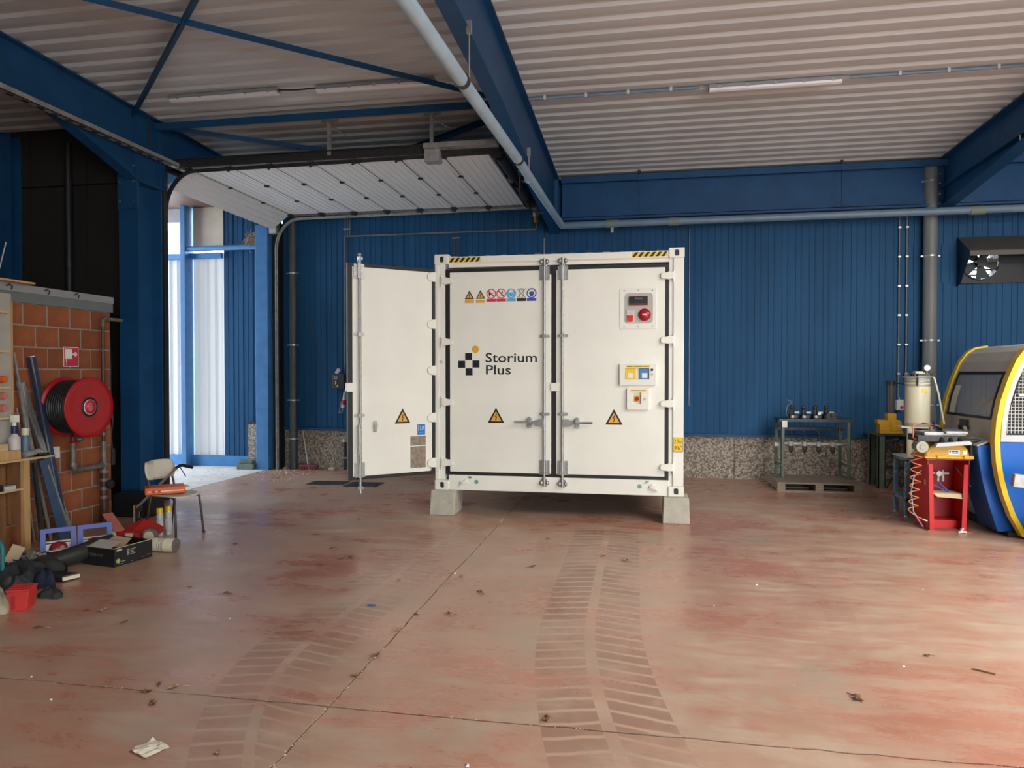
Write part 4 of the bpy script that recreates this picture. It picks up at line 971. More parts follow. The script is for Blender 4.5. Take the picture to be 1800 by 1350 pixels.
# gate control, chain, plug, pipes, broom, drain covers
gc = thing('gate_controller', 'dark grey gate control box with display beside the open container door', 'control box', (-5.325, 12.06, 1.46))
MB().box(-.12, .10, -.06, .07, 0, .27).build('box_body', mat('charcoal_plastic', (0.05, 0.052, 0.055), .45), gc, bevel=.01)
MB().box(-.085, -.01, -.064, -.06, .165, .225).build('display', mat('dull_lcd', (.22, .25, .24), .3), gc)
for z in (.125, .09, .05): MB().cyl((-.045 + (.03 if z < .06 else 0), -.072, z), (-.045 + (.03 if z < .06 else 0), -.06, z), .013, n=10).build('push_button', M_wst, gc)
MB().bar((-.06, 0, .27), (0, 0, .36), .07, .05, (0, 1, 0)).build('motor_cover', M_lgrey, gc, bevel=.008)
ch = MB(); a = Vector((-6.34, 12.0, 4.20)); b = Vector((-5.43, 12.02, 1.50)); n = 70
for k in range(n):
    p = a.lerp(b, k / n) + Vector((-.0, 0, -.25 * math.sin(PI * k / n))); q = a.lerp(b, (k + .8) / n) + Vector((0, 0, -.25 * math.sin(PI * (k + .8) / n)))
    ch.bar(p, q, .016 if k % 2 else .006, .006 if k % 2 else .016, (0, 1, 0))
tag(ch.build('hand_chain', M_darksteel), 'dark hand chain sagging from the gate rail to the control box', 'chain')
pg = thing('power_plug', 'grey and red power plug hanging beside the open container door', 'plug', (-5.22, 12.02, 1.12))
MB().cyl((0, 0, .14), (.01, 0, .28), .030, .024, 12).build('plug_grip', M_lgrey, pg); MB().cyl((-.02, 0, .06), (0, 0, .14), .042, .036, 12).build('plug_collar', M_red, pg); MB().cyl((-.03, 0, .0), (-.02, 0, .06), .03, n=12).build('plug_cap', M_wst, pg)
MB().tube([(.01, 0, .28), (.02, .04, .40)], .008, 6).tube([(-.03, .01, 0), (-.06, .05, -.08), (-.14, .08, -.10), (-.10, .09, .1)], .006, 6).build('cable', M_galvdull, pg)
for i, x in enumerate((-5.23, -5.07)):
    o = thing('floor_valve_pipe', ('left' if i == 0 else 'right') + ' of two black pipes with grey valves standing against the pebbled plinth', 'pipe', (x, 12.08, 0))
    MB().cyl((0, 0, 0), (0, 0, .50), .036, n=14).build('pipe_run', M_black, o); MB().cyl((0, 0, .50), (0, 0, .56), .045, n=12).cyl((-.09, 0, .53), (.09, 0, .53), .026, n=10).box(-.1, .03, -.04, -.02, .57, .59).build('valve', M_galvdull, o)
    MB().box(-.05, .05, -.04, .05, .20, .225).build('pipe_clamp', M_galv, o)
br = thing('broom', 'broom with dusty red bristles leaning on the plinth by the dark downpipe', 'broom', (-5.88, 11.98, 0))
MB().box(-.17, .16, -.05, .05, .05, .085).build('broom_head', M_broom, br, bevel=.01)
mb = MB()
for k in range(60):
    x = -.16 + .31 * random.random(); y = -.045 + .09 * random.random(); mb.cyl((x, y, .055), (x * 1.06, y * 1.4, .004), .008, .012, 4)
o = mb.build('bristles', M_broom, br); o['kind'] = 'stuff'
MB().cyl((-.02, 0, .07), (-.20, .14, .72), .012, n=8).build('broom_stick', M_lgrey, br)
dc = mat('rusty_drain_plate', (0.085, 0.08, 0.082), .5, .3, var=.3, vscale=10)
def plate(x0, y0, x1, y1, label, rz):
    o = thing('drain_cover', label, 'drain cover', ((x0 + x1) / 2, (y0 + y1) / 2, 0), rz); w = (x1 - x0) / 2; h = (y1 - y0) / 2
    MB().box(-w, w, -h, h, 0, .008).build('cover_plate', dc, o); mb = MB()
    for k in range(9): mb.box(-w * .9, w * .9, -h * .85 + k * h * .2, -h * .85 + k * h * .2 + .012, .008, .011)
    mb.build('tread_bars', dc, o)
plate(-5.15, 10.37, -4.56, 10.72, 'left of the two flat steel drain covers below the open container door', .05)
plate(-4.50, 10.28, -3.98, 10.72, 'right of the two flat steel drain covers below the open container door', .05)
tag(MB().box(-5.50, -5.39, 11.95, 12.05, 0, .05).build('brick_fragment', M_conc, bevel=.01), 'pale stone fragment on the floor against the plinth', 'stone')
nest = MB(); random.seed(3)
for k in range(90):
    p = Vector((-6.98 + random.gauss(0, .07), 12.0 + random.gauss(0, .04), 4.16 + random.gauss(0, .07))); d = Vector((random.gauss(0, 1), random.gauss(0, .5), random.gauss(0, .7))).normalized() * .09
    nest.cyl(p - d, p + d, .004, n=3, caps=False)
o = nest.build('birds_nest', M_leafp); tag(o, 'old straw birds nest on the blue tube in the porch', 'nest')
tag(MB().box(-.16, .16, -.10, .10, 0, .10).box(-.13, .13, -.07, .07, .10, .17).build('plastic_crate', mat('olive_box', (.12, .15, .13), .6, var=.2), bevel=.01), 'dull green plastic box on the ground at the foot of the gate post', 'box').location = (-7.0, 11.82, 0.004)
# ================================================================== RIGHT SIDE EQUIPMENT
# ---- pallet with pneumatic test rig
pa = thing('wooden_pallet', 'dusty wooden pallet under the green steel rack by the wall', 'pallet', (2.58, 11.38, 0))
hw, hd = .585, .42
for x in (-hw, -.055, hw - .11): MB().box(x, x + .11, -hd, hd, .022, .118).build('bearer', M_pallet, pa)
for k in range(7): MB().box(-hw, hw, -hd + k * .121, -hd + k * .121 + .114, .118, .140).build('deck_board', M_pallet, pa)
for y in (-hd, -.05, hd - .10): MB().box(-hw, hw, y, y + .10, 0, .022).build('base_board', M_pallet, pa)
rk = thing('test_rack', 'dark green steel rack with four valves and four filter bowls on the pallet', 'rack', (2.63, 11.60, .14))
def angle(mb, x, y, z0, z1, sx, sy, w=.05):
    return mb.box(x, x + sx * w, y, y + sy * .006, z0, z1).box(x, x + sx * .006, y, y + sy * w, z0, z1)
for (x, y, sx, sy) in ((-.50, -.17, 1, 1), (.50, -.17, -1, 1), (-.53, .22, 1, -1), (.42, .22, 1, -1)):
    angle(MB(), x, y, .006, .90, sx, sy).build('leg', M_green, rk); MB().box(x - .06, x + .08, y - .05, y + .06, 0, .006).build('foot_plate', M_green, rk)
MB().box(-.53, .53, -.18, .24, .89, .905).box(-.53, .53, -.18, -.172, .86, .89).build('top_plate', M_darksteel, rk)
MB().box(-.53, .53, .20, .24, .70, .75).build('rear_rail', M_darksteel, rk)
MB().box(.44, .48, -.16, .22, .18, .21).build('side_rail', M_green, rk); MB().box(-.52, -.49, -.16, .22, .18, .21).build('side_rail', M_green, rk)
MB().cyl((-.56, -.02, .505), (.56, -.02, .505), .013, n=10).box(-.50, .50, -.01, .02, .515, .53).box(.44, .55, -.05, .05, .46, .52).box(-.57, -.46, -.04, .04, .47, .53).build('air_manifold', M_galvdull, rk)
for i, x in enumerate((-.33, -.13, .075, .275)):
    b = MB().cyl((x, -.03, .48), (x, -.03, .545), .036, n=14).build('filter_head', M_galvdull, rk)
    MB().lathe([(.034, 0), (.034, -.06), (.028, -.09), (.012, -.105), (.0, -.125)], (x, -.03, .48), (0, 0, 1), 14).build('filter_bowl', mat('smoky_bowl', (.05, .045, .04), .25), b)
    MB().tube([(x, -.03, .55), (x + .02, -.02, .66), (x - .06, 0, .78), (x - .08, 0, .89)], .006, 6).build('air_line', M_darksteel, b)
for i, x in enumerate((-.30, -.13, .04, .20)):
    v = MB().box(x - .06, x + .055, -.10, .06, .905, .965).cyl((x - .02, -.02, .96), (x - .02, -.02, 1.04), .03, n=12).build('valve_body', M_darksteel, rk, bevel=.006)
    MB().lathe([(.018, 0), (.034, .02), (.034, .045), (.02, .06), (.0, .07)], (x - .02, -.02, 1.04), (0, 0, 1), 12).build('valve_knob', mat('sooty_knob', (.028, .026, .016), .5), v)
    MB().box(x + .01, x + .075, -.104, -.06, .985, 1.012).build('valve_tag', M_lgrey, v)
    MB().cyl((x - .02, -.11, .935), (x - .02, -.09, .935), .02, n=12).build('pressure_gauge', M_lgrey, v)
MB().box(.16, .32, -.12, .08, .905, 1.0).box(.22, .40, -.14, -.06, .95, .97).cyl((.25, -.16, .97), (.25, -.12, .97), .028, n=14).build('regulator', M_darksteel, rk, bevel=.008)
MB().cyl((.06, -.13, .985), (.06, -.115, .985), .022, n=14).build('pressure_gauge', M_wst, rk)
MB().box(-.49, -.415, -.188, -.176, .775, .875).build('paper_tag', M_paper, rk)
MB().tube([(-.36, 0, .91), (-.40, 0, .98), (-.38, 0, 1.10), (-.30, 0, 1.16), (-.40, 0, 1.19)], .004, 5).build('loose_wire', M_galvdull, rk)
# ---- green bench with hydraulic press head
gb = thing('steel_bench', 'low green steel bench against the back wall carrying the yellow press', 'table', (3.84, 11.72, 0))
for x, y in ((-.30, -.22), (.22, -.22), (-.30, .20), (.22, .20)):
    mb = MB(); mb.box(x, x + .10, y, y + .012, 0, .80).box(x, x + .012, y, y + .10, 0, .80).box(x + .088, x + .10, y, y + .10, 0, .80); mb.build('leg', M_green, gb)
MB().box(-.32, .34, -.25, .32, .80, .84).build('bench_top', M_green, gb, bevel=.004)
MB().box(-.25, .27, -.20, -.17, .30, .34).build('cross_bar', M_darksteel, gb)
MB().tube([(-.2, -.26, .02), (-.1, -.28, .20), (0, -.27, .04), (.12, -.28, .18), (.24, -.27, .03)], .012, 6).build('tangled_cable', M_black, gb)
MB().cyl((-.12, -.26, .74), (-.04, -.28, .76), .03, n=10).cyl((-.08, -.27, .66), (-.08, -.27, .78), .018, n=8).build('tap_fitting', M_darksteel, gb)
pr = thing('hydraulic_press', 'yellow hydraulic press head with black cylinder on the green bench', 'press', (3.70, 11.50, .84))
MB().box(-.17, .15, -.10, .10, 0, .035).build('base_plate', M_toolyellow, pr, bevel=.006)
MB().prism([(-.17, .035), (-.17, .14), (-.20, .14), (-.20, .20), (-.06, .20), (-.06, .30), (.06, .30), (.06, .20), (.12, .20), (.14, .15), (.14, .035)], XZ(0), -.08, .08).build('press_body', M_toolyellow, pr, bevel=.01)
MB().box(-.02, .05, -.11, -.08, .035, .20).build('rib', M_toolyellow, pr, bevel=.006)
MB().cyl((0, 0, .30), (0, 0, .76), .055, n=18).build('cylinder', mat('charcoal_cylinder', (.06, .058, .055), .4), pr)
MB().cyl((0, 0, .72), (0, 0, .79), .062, n=16).cyl((-.07, 0, .76), (.05, 0, .76), .018, n=8).build('cylinder_cap', M_black, pr)
MB().tube([(.05, 0, .76), (.25, -.05, .73), (.40, -.15, .70)], .010, 6).build('hydraulic_hose', M_black, pr)
# ---- blue stand with cream pressure vessel
bs = thing('steel_stand', 'worn pale blue steel stand in front of the green bench', 'stand', (3.34, 9.42, 0))
for x, y in ((-.19, -.17), (.15, -.17), (-.19, .20), (.15, .20)):
    MB().box(x, x + .05, y, y + .05, .03, .70).build('leg', M_standblue, bs, bevel=.004); MB().cyl((x + .025, y + .025, 0), (x + .025, y + .025, .03), .026, n=10).build('foot', M_lgrey, bs)
for a in ((-.19, .20, -.165, -.125), (-.19, .20, .205, .245)): MB().box(*a, .68, .72).build('top_rail', M_standblue, bs); MB().box(*a, .20, .235).build('low_rail', M_standblue, bs)
for a in ((-.185, -.15, -.17, .25), (.155, .19, -.17, .25)): MB().box(*a, .68, .72).build('top_rail', M_standblue, bs); MB().box(*a, .20, .235).build('low_rail', M_standblue, bs)
MB().box(-.20, .21, -.18, .26, .72, .732).build('stand_top', mat('grimy_white_top', (.52, .52, .48), .6, var=.15), bs)
vz = .732
vs_ = thing('pressure_vessel', 'tall cream cylindrical pressure vessel with gauge on top on the blue stand', 'tank', (3.33, 9.40, vz))
for x, y in ((-.12, -.10), (.12, -.10), (0, .12)): MB().cyl((x, y, 0), (x, y, .35), .032, n=12).build('leg', M_cream, vs_)
MB().cyl((0, 0, .35), (0, 0, .365), .17, n=24).box(-.22, .12, -.12, .12, .352, .366).build('bottom_flange', M_cream, vs_)
MB().lathe([(.13, .365), (.136, .38), (.136, .86)], (0, 0, 0), (0, 0, 1), 32).build('vessel_body', M_cream, vs_)
MB().cyl((0, 0, .365), (0, 0, .405), .139, n=32).build('base_band', mat('grey_band', (.38, .34, .28), .6), vs_)
for z in (.86, .90, .935): MB().cyl((0, 0, z), (0, 0, z + .018), .147, n=32).build('clamp_ring', M_galvdull, vs_)
MB().lathe([(.140, .86), (.140, .955), (.16, .958), (.16, .972), (0, .972)], (0, 0, 0), (0, 0, 1), 32).build('vessel_lid', M_cream, vs_)
MB().cyl((0, 0, .965), (0, 0, .973), .175, n=32).build('lid_flange', M_galvdull, vs_)
for a in (20, 140, 250, 320):
    a = math.radians(a); c, s = math.cos(a), math.sin(a); MB().cyl((.152 * c, .152 * s, .86), (.152 * c, .152 * s, 1.01), .010, n=8).build('clamp_bolt', M_darksteel, vs_); MB().box(.10 * c - .05, .10 * c + .05, .12 * s - .02, .12 * s + .02, .975, 1.005).build('toggle_clamp', M_darksteel, vs_)
MB().box(-.045, .045, -.05, .05, .973, 1.035).cyl((.045, -.02, 1.0), (.07, -.02, 1.0), .018, n=10).build('valve_block', M_cream, vs_, bevel=.008)
MB().cyl((.09, -.03, .973), (.09, -.03, 1.01), .02, n=10).cyl((.09, -.045, 1.075), (.09, -.02, 1.075), .036, n=16).cyl((.09, -.03, 1.0), (.09, -.03, 1.05), .008, n=6).build('pressure_gauge', M_galv, vs_)
MB().cyl((.09, -.048, 1.075), (.09, -.0455, 1.075), .029, n=16).build('gauge_face', M_wst, vs_)
MB().box(-.005, .065, -.1375, -.130, .78, .825).build('yellow_label', M_yst, vs_)
MB().tube([(.11, -.05, .985), (.16, -.07, .95), (.20, -.10, .75), (.235, -.12, .5), (.25, -.13, .40)], .011, 8).build('cream_hose', M_cream, vs_)
# ---- red stand with yellow motor housing and slide unit
rs = thing('steel_stand', 'red open fronted steel stand beside the blue machine', 'stand', (3.35, 8.72, 0))
MB().box(-.22, .23, -.21, .23, 0, .012).build('base_plate', mat('dusty_red_plate', (.34, .09, .07), .7, var=.15), rs)
MB().box(-.25, .20, -.24, .22, .795, .807).build('top_plate', mat('dusty_red_plate', (.34, .09, .07)), rs)
for s, x in ((1, -.20), (-1, .185)):
    MB().prism([(x - .0, .012), (x + .055 * s * 1, .012), (x + .035 * s, .74), (x - .02 * s, .74)][::s], XZ(0), -.19, -.175).prism([(x, .012), (x + .008 * s, .012), (x - .012 * s, .795), (x - .02 * s, .795)][::s], XZ(0), -.19, .20).build('side_panel', M_standred, rs)
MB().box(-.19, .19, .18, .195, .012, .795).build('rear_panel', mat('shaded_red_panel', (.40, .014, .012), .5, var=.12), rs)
MB().box(-.19, .175, -.05, .18, .012, .10).build('lower_box', M_standred, rs)
MB().box(-.185, .185, -.15, .17, .395, .405).build('shelf', M_standred, rs)
MB().box(-.214, -.208, -.12, -.09, .50, .66).build('label', M_wst, rs)
mb = MB().cyl((-.10, -.02, .62), (.06, -.02, .62), .014, n=8).cyl((-.05, -.06, .62), (-.05, -.03, .62), .03, n=14).cyl((-.05, -.02, .53), (-.05, -.02, .62), .016, n=10).cyl((.0, -.02, .53), (.0, -.02, .62), .016, n=10).cyl((.0, -.02, .62), (.0, -.02, .66), .012, n=8)
mb.build('air_regulator', M_galvdull, rs)
MB().tube([(-.05, -.02, .53), (.0, -.03, .47), (.06, -.06, .415)], .007, 6).tube([(-.12, 0, .50), (-.02, -.02, .45), (.05, -.05, .415)], .006, 6).build('blue_air_line', mat('air_line_blue', (.03, .10, .45), .4), rs)
MB().tube([(.10, -.10, .70), (.16, -.16, .58), (.22, -.19, .50)], .006, 6).build('air_line', M_darksteel, rs)
MB().tube([(-.205, -.02, .66), (-.30, -.03, .58), (-.335, -.04, .40), (-.31, -.05, .18), (-.22, -.08, .02)], .009, 8).build('grey_hose', M_galvdull, rs)
tag(MB().box(-.15, .16, -.13, .12, 0, .008).add([(-.15, -.13, .004), (.16, -.13, .004), (.15, -.16, -.045), (-.12, -.15, -.03)], [(0, 1, 2, 3)]).add([(-.15, -.131, .008), (-.15, .0, .0), (-.13, -.12, -.05)], [(0, 1, 2)]).build('cardboard_sheet', M_card), 'folded brown cardboard sheet on the shelf of the red stand', 'cardboard')
bpy.data.objects['cardboard_sheet'].location = (3.36, 8.70, .406)
tag(MB().tube([(0, 0, .01), (.05, -.02, .02), (.08, .01, .012)], .012, 6).tube([(.03, 0, .015), (.04, .03, .04), (.05, .01, .05)], .012, 6).build('crumpled_tissue', M_paper), 'crumpled white tissue at the foot of the red stand', 'tissue').location = (3.42, 8.46, 0)
ym = thing('vibrating_motor', 'yellow domed motor housing on the red stand', 'motor', (3.33, 8.66, .808))
pl = [(-.235, 0), (-.235, .06), (-.20, .10), (-.11, .165), (.06, .18), (.15, .15), (.20, .10), (.215, .05), (.215, 0)]
MB().prism(pl, XZ(0), -.16, .16).build('housing', M_toolyellow, ym, bevel=.03, seg=4)
MB().box(-.25, .235, -.19, .18, 0, .02).build('housing_flange', M_toolyellow, ym, bevel=.006)
for x in (-.13, .14): MB().box(x, x + .10, -.20, -.15, 0, .035).build('foot', M_toolyellow, ym, bevel=.006)
MB().box(.0, .11, -.163, -.159, .045, .095).build('maker_plate', M_wst, ym); MB().box(.14, .18, -.163, -.159, .05, .09).build('small_plate', M_wst, ym)
MB().prism([(.003, .085), (.025, .09), (.012, .06)], XZ(0), -.165, -.163).build('arrow_mark', M_black, ym)
mb = MB()
for i in range(5): mb.box(.032 + i * .013, .042 + i * .013, -.1645, -.163, .072, .086)
mb.box(.03, .10, -.1645, -.163, .056, .061); mb.build('plate_print', M_black, ym)
su = thing('slide_unit', 'oily metal slide unit with aluminium plates on top of the yellow motor', 'machine part', (3.30, 8.64, .960))
MB().box(-.29, .14, -.16, .14, .03, .10).build('carriage', M_darksteel, su, bevel=.006)
MB().box(-.22, .20, -.15, .14, .10, .135).box(-.02, .20, -.20, .12, .12, .15).build('upper_plate', M_galvdull, su, bevel=.006)
MB().prism([(-.14, -.02), (.22, .01), (.22, .035), (.20, .05), (-.12, .02)], XZ(0), -.24, -.17).build('front_plate', M_lgrey, su, bevel=.004)
for x in (-.05, .04, .13): MB().cyl((x, -.19, .035), (x, -.10, .11), .022, n=10).build('clamp_knob', M_black, su)
MB().cyl((-.27, -.24, -.02), (-.27, -.10, -.02), .062, n=20).cyl((-.27, -.25, -.02), (-.27, -.24, -.02), .028, n=12).build('drive_disc', mat('tarnished_disc', (.30, .29, .22), .4, .4), su)
MB().box(-.02, .14, -.10, .05, .15, .175).cyl((-.10, -.05, .14), (-.08, -.05, .215), .008, n=6).lathe([(0, -.022), (.022, 0), (0, .022)], (-.08, -.05, .23), (0, 0, 1), 12).build('lever', M_black, su)
for x, z in ((.20, .155), (-.14, .145)): MB().cyl((x, -.14, z), (x, -.10, z + .04), .018, n=10).build('chrome_screw', M_galv, su)
MB().box(.258, .36, -.12, -.02, -.13, .035).box(.10, .36, -.12, -.02, .03, .06).build('lower_bracket', M_darksteel, su)
co = thing('coil_hose', 'orange spiral air hose hanging from the slide unit', 'hose', (3.0, 8.60, .25)); pts = []
for k in range(170):
    t = k / 169; a = t * 2 * PI * 10.5; r = .058 - .012 * t
    z = 1.16 - .94 * t if t > .14 else 1.16 + .035 * math.sin(t / .14 * PI)
    x = 3.055 - .06 * t + (.14 * (1 - t / .14) if t < .14 else 0)
    pts.append((x + r * math.cos(a), 8.56 + r * .9 * math.sin(a), z))
pts += [(2.96, 8.52, .20), (3.02, 8.50, .16), (3.08, 8.50, .13)]
local(MB().tube(pts, .0065, 6), co).build('hose_spiral', M_coil, co); local(MB().cyl((3.08, 8.50, .13), (3.12, 8.50, .115), .008, n=8), co).build('hose_end', M_cream, co)
# ---- the big blue and yellow bending machine
HOOP = [(4.60, 2.10), (4.20, 2.065), (4.06, 2.04), (3.975, 1.98), (3.902, 1.875), (3.855, 1.76), (3.818, 1.66), (3.755, 1.45), (3.719, 1.24), (3.705, 1.03), (3.718, .82), (3.747, .64), (3.792, .46), (3.865, .25), (3.969, .054), (4.10, .03)]
mc = thing('bending_machine', 'large blue and yellow enclosed workshop machine with curved window at right edge', 'machine', (4.6, 8.9, 0))
def loc2(mb): return local(mb, mc)
back = [(5.6, .03), (5.6, 2.12)]
def off(h, d):      # offset the open profile outward by d
    out = []
    for i, (x, z) in enumerate(h):
        a = Vector(h[max(i - 1, 0)]); b = Vector(h[min(i + 1, len(h) - 1)]); t = (b - a).normalized(); out.append((x - t.y * -d if False else x + t.y * d, z - t.x * d))
    return out
def skin(mb, h, y0, y1, th=.01):
    hi = off(h, -th); n = len(h)
    vs = [(x, y, z) for y in (y0, y1) for lp in (h, hi) for x, z in lp]; f = []
    for i in range(n - 1):
        f += [(i, i + 1, 2 * n + i + 1, 2 * n + i), (n + i, 3 * n + i, 3 * n + i + 1, n + i + 1), (i, n + i, n + i + 1, i + 1), (2 * n + i, 2 * n + i + 1, 3 * n + i + 1, 3 * n + i)]
    f += [(0, 2 * n, 3 * n, n), (n - 1, 2 * n - 1, 4 * n - 1, 3 * n - 1)]
    return mb.add(vs, f, False)
iw = [i for i, p in enumerate(HOOP) if 1.16 < p[1] < 1.80]
up = HOOP[:6]; lo = HOOP[8:]
win = [(3.855, 1.76), (3.818, 1.66), (3.755, 1.45), (3.719, 1.24)]
loc2(skin(MB(), up, 8.34, 9.62)).build('upper_cover', M_mgrey, mc)
loc2(skin(MB(), lo, 8.34, 9.62)).build('lower_cover', M_mgrey, mc)
loc2(skin(MB(), win, 8.34, 8.44).v and skin(skin(MB(), win, 8.34, 8.44), win, 9.54, 9.62)).build('window_surround', M_mgrey, mc)
loc2(skin(MB(), off(win, -.004), 8.46, 9.53, .006)).build('window_pane', M_glass, mc)
fr = MB(); wo = off(win, .006)
for y0, y1 in ((8.43, 8.465), (9.52, 9.555)): skin(fr, wo, y0, y1, .014)
skin(fr, [wo[0], (wo[0][0] - .008, wo[0][1] - .03)], 8.43, 9.555, .014); skin(fr, [(wo[-1][0] + .003, wo[-1][1] + .03), wo[-1]], 8.43, 9.555, .014)
loc2(fr).build('window_seal', M_gasket, mc)
loc2(skin(MB(), off([(3.80, 1.60), (3.755, 1.45), (3.722, 1.26)], .003), 9.36, 9.50, .002)).build('white_sheet_on_window', M_paper, mc)
for y0, y1, nm in ((8.24, 8.34, 1), (9.62, 9.70, 0)):
    hp_ = loc2(skin(MB(), off(HOOP, .035) if nm else off(HOOP, .018)[1:], y0, y1, .05)).build('yellow_hoop', M_yellow, mc)
loc2(MB().cyl((4.25, 8.95, .5), (4.25, 8.95, 1.45), .17, n=20).cyl((4.25, 8.95, 1.45), (4.25, 8.95, 1.55), .22, n=20).box(4.05, 4.5, 8.6, 9.4, .3, .9).bar((3.95, 9.2, 1.35), (4.15, 9.0, 1.60), .03, .03).box(4.0, 4.4, 8.7, 8.8, 1.5, 1.6)).build('tool_turret', M_cream, mc)
# end wall facing the viewer
face = [p for p in off(HOOP, -.012)] + [(5.6, .03), (5.6, 2.1)]
loc2(MB().prism([p for p in off(HOOP, -.02) if p[1] < 1.035] + [(5.6, .03), (5.6, 1.02)], XZ(0), 8.29, 8.32)).build('end_panel', M_mblue, mc)
zg0 = 1.02
og = [(3.745, zg0), (3.755, 1.24), (3.79, 1.45), (3.85, 1.66), (3.935, 1.87), (4.02, 1.98), (4.2, 2.02), (5.6, 2.05), (5.6, zg0)]
ig = [(3.80, zg0 + .07), (3.805, 1.24), (3.84, 1.44), (3.89, 1.63), (3.96, 1.80), (4.04, 1.89), (4.20, 1.94), (5.5, 1.95), (5.5, zg0 + .09)]
mb = MB(); ring(mb, og, ig, XZ(0), 8.28, 8.31); loc2(mb).build('grille_frame', M_lgrey, mc, bevel=.003)
mb = MB(); x = 3.815
while x < 5.5:
    zt = 1.12 + .0; ztop = min(1.93, 1.24 + max(0, (x - 3.80)) * 3.4); mb.box(x - .003, x + .003, 8.292, 8.298, 1.11, max(1.13, ztop)); x += .035
z = 1.14
while z < 1.93:
    xl = 3.80 if z < 1.24 else 3.80 + (z - 1.24) / 3.4; mb.box(xl, 5.5, 8.290, 8.294, z - .003, z + .003); z += .035
loc2(mb).build('wire_grille', M_lgrey, mc)
loc2(MB().box(3.92, 5.5, 8.285, 8.30, 1.50, 1.53)).build('grille_bar', M_lgrey, mc)
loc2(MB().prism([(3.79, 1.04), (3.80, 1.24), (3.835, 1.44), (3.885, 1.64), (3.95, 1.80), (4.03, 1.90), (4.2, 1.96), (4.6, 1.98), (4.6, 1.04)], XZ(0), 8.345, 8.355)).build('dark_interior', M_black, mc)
loc2(MB().box(4.7, 5.6, 8.34, 9.66, .03, 2.1)).build('machine_core', M_mgrey, mc)
# protruding lower tank with sloping lid
LB = [(3.722, 1.03), (3.585, .962), (3.58, .95), (3.602, .771), (3.640, .557), (3.702, .314), (3.79, .04), (4.1, .04), (4.1, 1.03)]
loc2(MB().prism([(x, z) for x, z in LB[1:]], XZ(0), 8.42, 8.86)).build('lower_tank', M_mblue, mc, bevel=.004)
loc2(MB().prism([(3.725, 1.035), (3.578, .968), (3.578, .955), (3.735, 1.015)], XZ(0), 8.415, 8.865)).build('tank_lid', M_lgrey, mc)
loc2(MB().box(3.86, 5.5, 8.36, 9.6, 0, .05)).build('plinth', M_black, mc)
loc2(MB().bar((3.70, 8.95, 1.16), (3.69, 9.10, 1.16), .10, .03, (1, 0, 0)).box(3.66, 3.72, 8.93, 8.95, 1.09, 1.14).box(3.66, 3.72, 9.08, 9.10, 1.09, 1.14)).build('door_handle', M_darksteel, mc)
loc2(MB().lathe([(0, -.02), (.02, 0), (0, .02)], (3.69, 9.02, 1.17), (0, 0, 1), 10)).build('handle_knob', M_black, mc)
# infeed arm poking in from the right edge
ar = thing('feed_arm', 'grey aluminium feed arm poking in at the right edge before the machine', 'machine part', (4.0, 7.75, .62))
MB().bar((-.34, .10, .06), (.75, -.05, -.06), .09, .13).build('arm_beam', M_galvdull, ar, bevel=.006)
MB().bar((-.22, .12, .14), (.75, .0, .02), .03, .03).bar((-.18, .06, .145), (.75, -.06, .03), .02, .03).build('arm_rail', M_lgrey, ar)
MB().cyl((-.20, .045, .045), (-.20, .03, .045), .014, n=10).build('arm_bolt', M_black, ar)
MB().cyl((-.05, .05, -.13), (.55, .0, -.20), .055, n=16, caps=False).cyl((-.05, .05, -.13), (.55, .0, -.20), .045, n=16, caps=False).build('chute_tube', M_lgrey, ar)
MB().box(.62, .69, -.06, .02, -.62, -.06).build('arm_post', M_galvdull, ar); MB().box(.55, .76, -.12, .12, -.62, -.61).build('arm_foot', M_galvdull, ar)
cb = thing('cardboard_box', 'open brown cardboard box at the right edge below the feed arm', 'cardboard box', (4.18, 7.72, 0))
MB().box(-.21, .3, -.2, .2, 0, .01).box(-.21, -.20, -.2, .2, 0, .24).box(-.21, .3, -.2, -.19, 0, .24).box(-.21, .3, .19, .2, 0, .24).box(.29, .3, -.2, .2, 0, .24).build('box_body', M_card, cb)
MB().add([(-.21, -.2, .24), (-.21, .2, .24), (-.32, .2, .12), (-.32, -.2, .12)], [(0, 1, 2, 3)]).build('box_flap', M_card, cb)
# ================================================================== LEFT CORNER: BRICK PARTITION AND ITS CLUTTER
bw = sroot('wall_partition', 'partition of large orange clay blocks with grey cap beam')
XW = -6.16; RH = .2235; BL = .302
MB().box(-6.32, XW - .004, 3.0, 7.43, 0, 2.456).build('mortar_core', M_mortar, bw)
MB().box(-9.5, -6.34, 7.25, 7.43, 0, 2.456).build('wall_core', M_brick2, bw)
bmes = []
for m in (M_brick, M_brick2):
    for ln in (BL - .020, BL / 2 - .020):
        mb = MB().box(-.02, 0, 0, ln, 0, RH - .016); me = mb.mesh('brick'); me.materials.append(m); bmes.append(me)
for r in range(11):
    y = 7.44 - (BL / 2 if r % 2 else 0); first = bool(r % 2)
    if first: inst(bmes[1 + 2 * (random.random() < .5)], 'brick', bw, (XW, 7.44 - BL / 2 + .007, r * RH + .007))
    while y > 3.2:
        inst(bmes[0 if random.random() < .6 else 2], 'brick', bw, (XW + random.uniform(-.003, .003), y - BL + .007, r * RH + .007)); y -= BL
MB().box(-6.36, -6.13, 3.0, 7.45, 2.456, 2.637).build('cap_beam', M_greypaint, bw, bevel=.004)
MB().box(-6.13, -6.122, 3.0, 7.45, 2.56, 2.637).build('cap_upstand', mat('pale_cap_strip', (0.30, 0.31, 0.30), .6), bw)
for y in (6.45, 6.85, 6.0): MB().tube([(-6.12, y, 2.60), (-6.10, y + .02, 2.62), (-6.10, y + .05, 2.60), (-6.11, y + .05, 2.57)], .006, 6).build('wire_hook', M_black, bw)
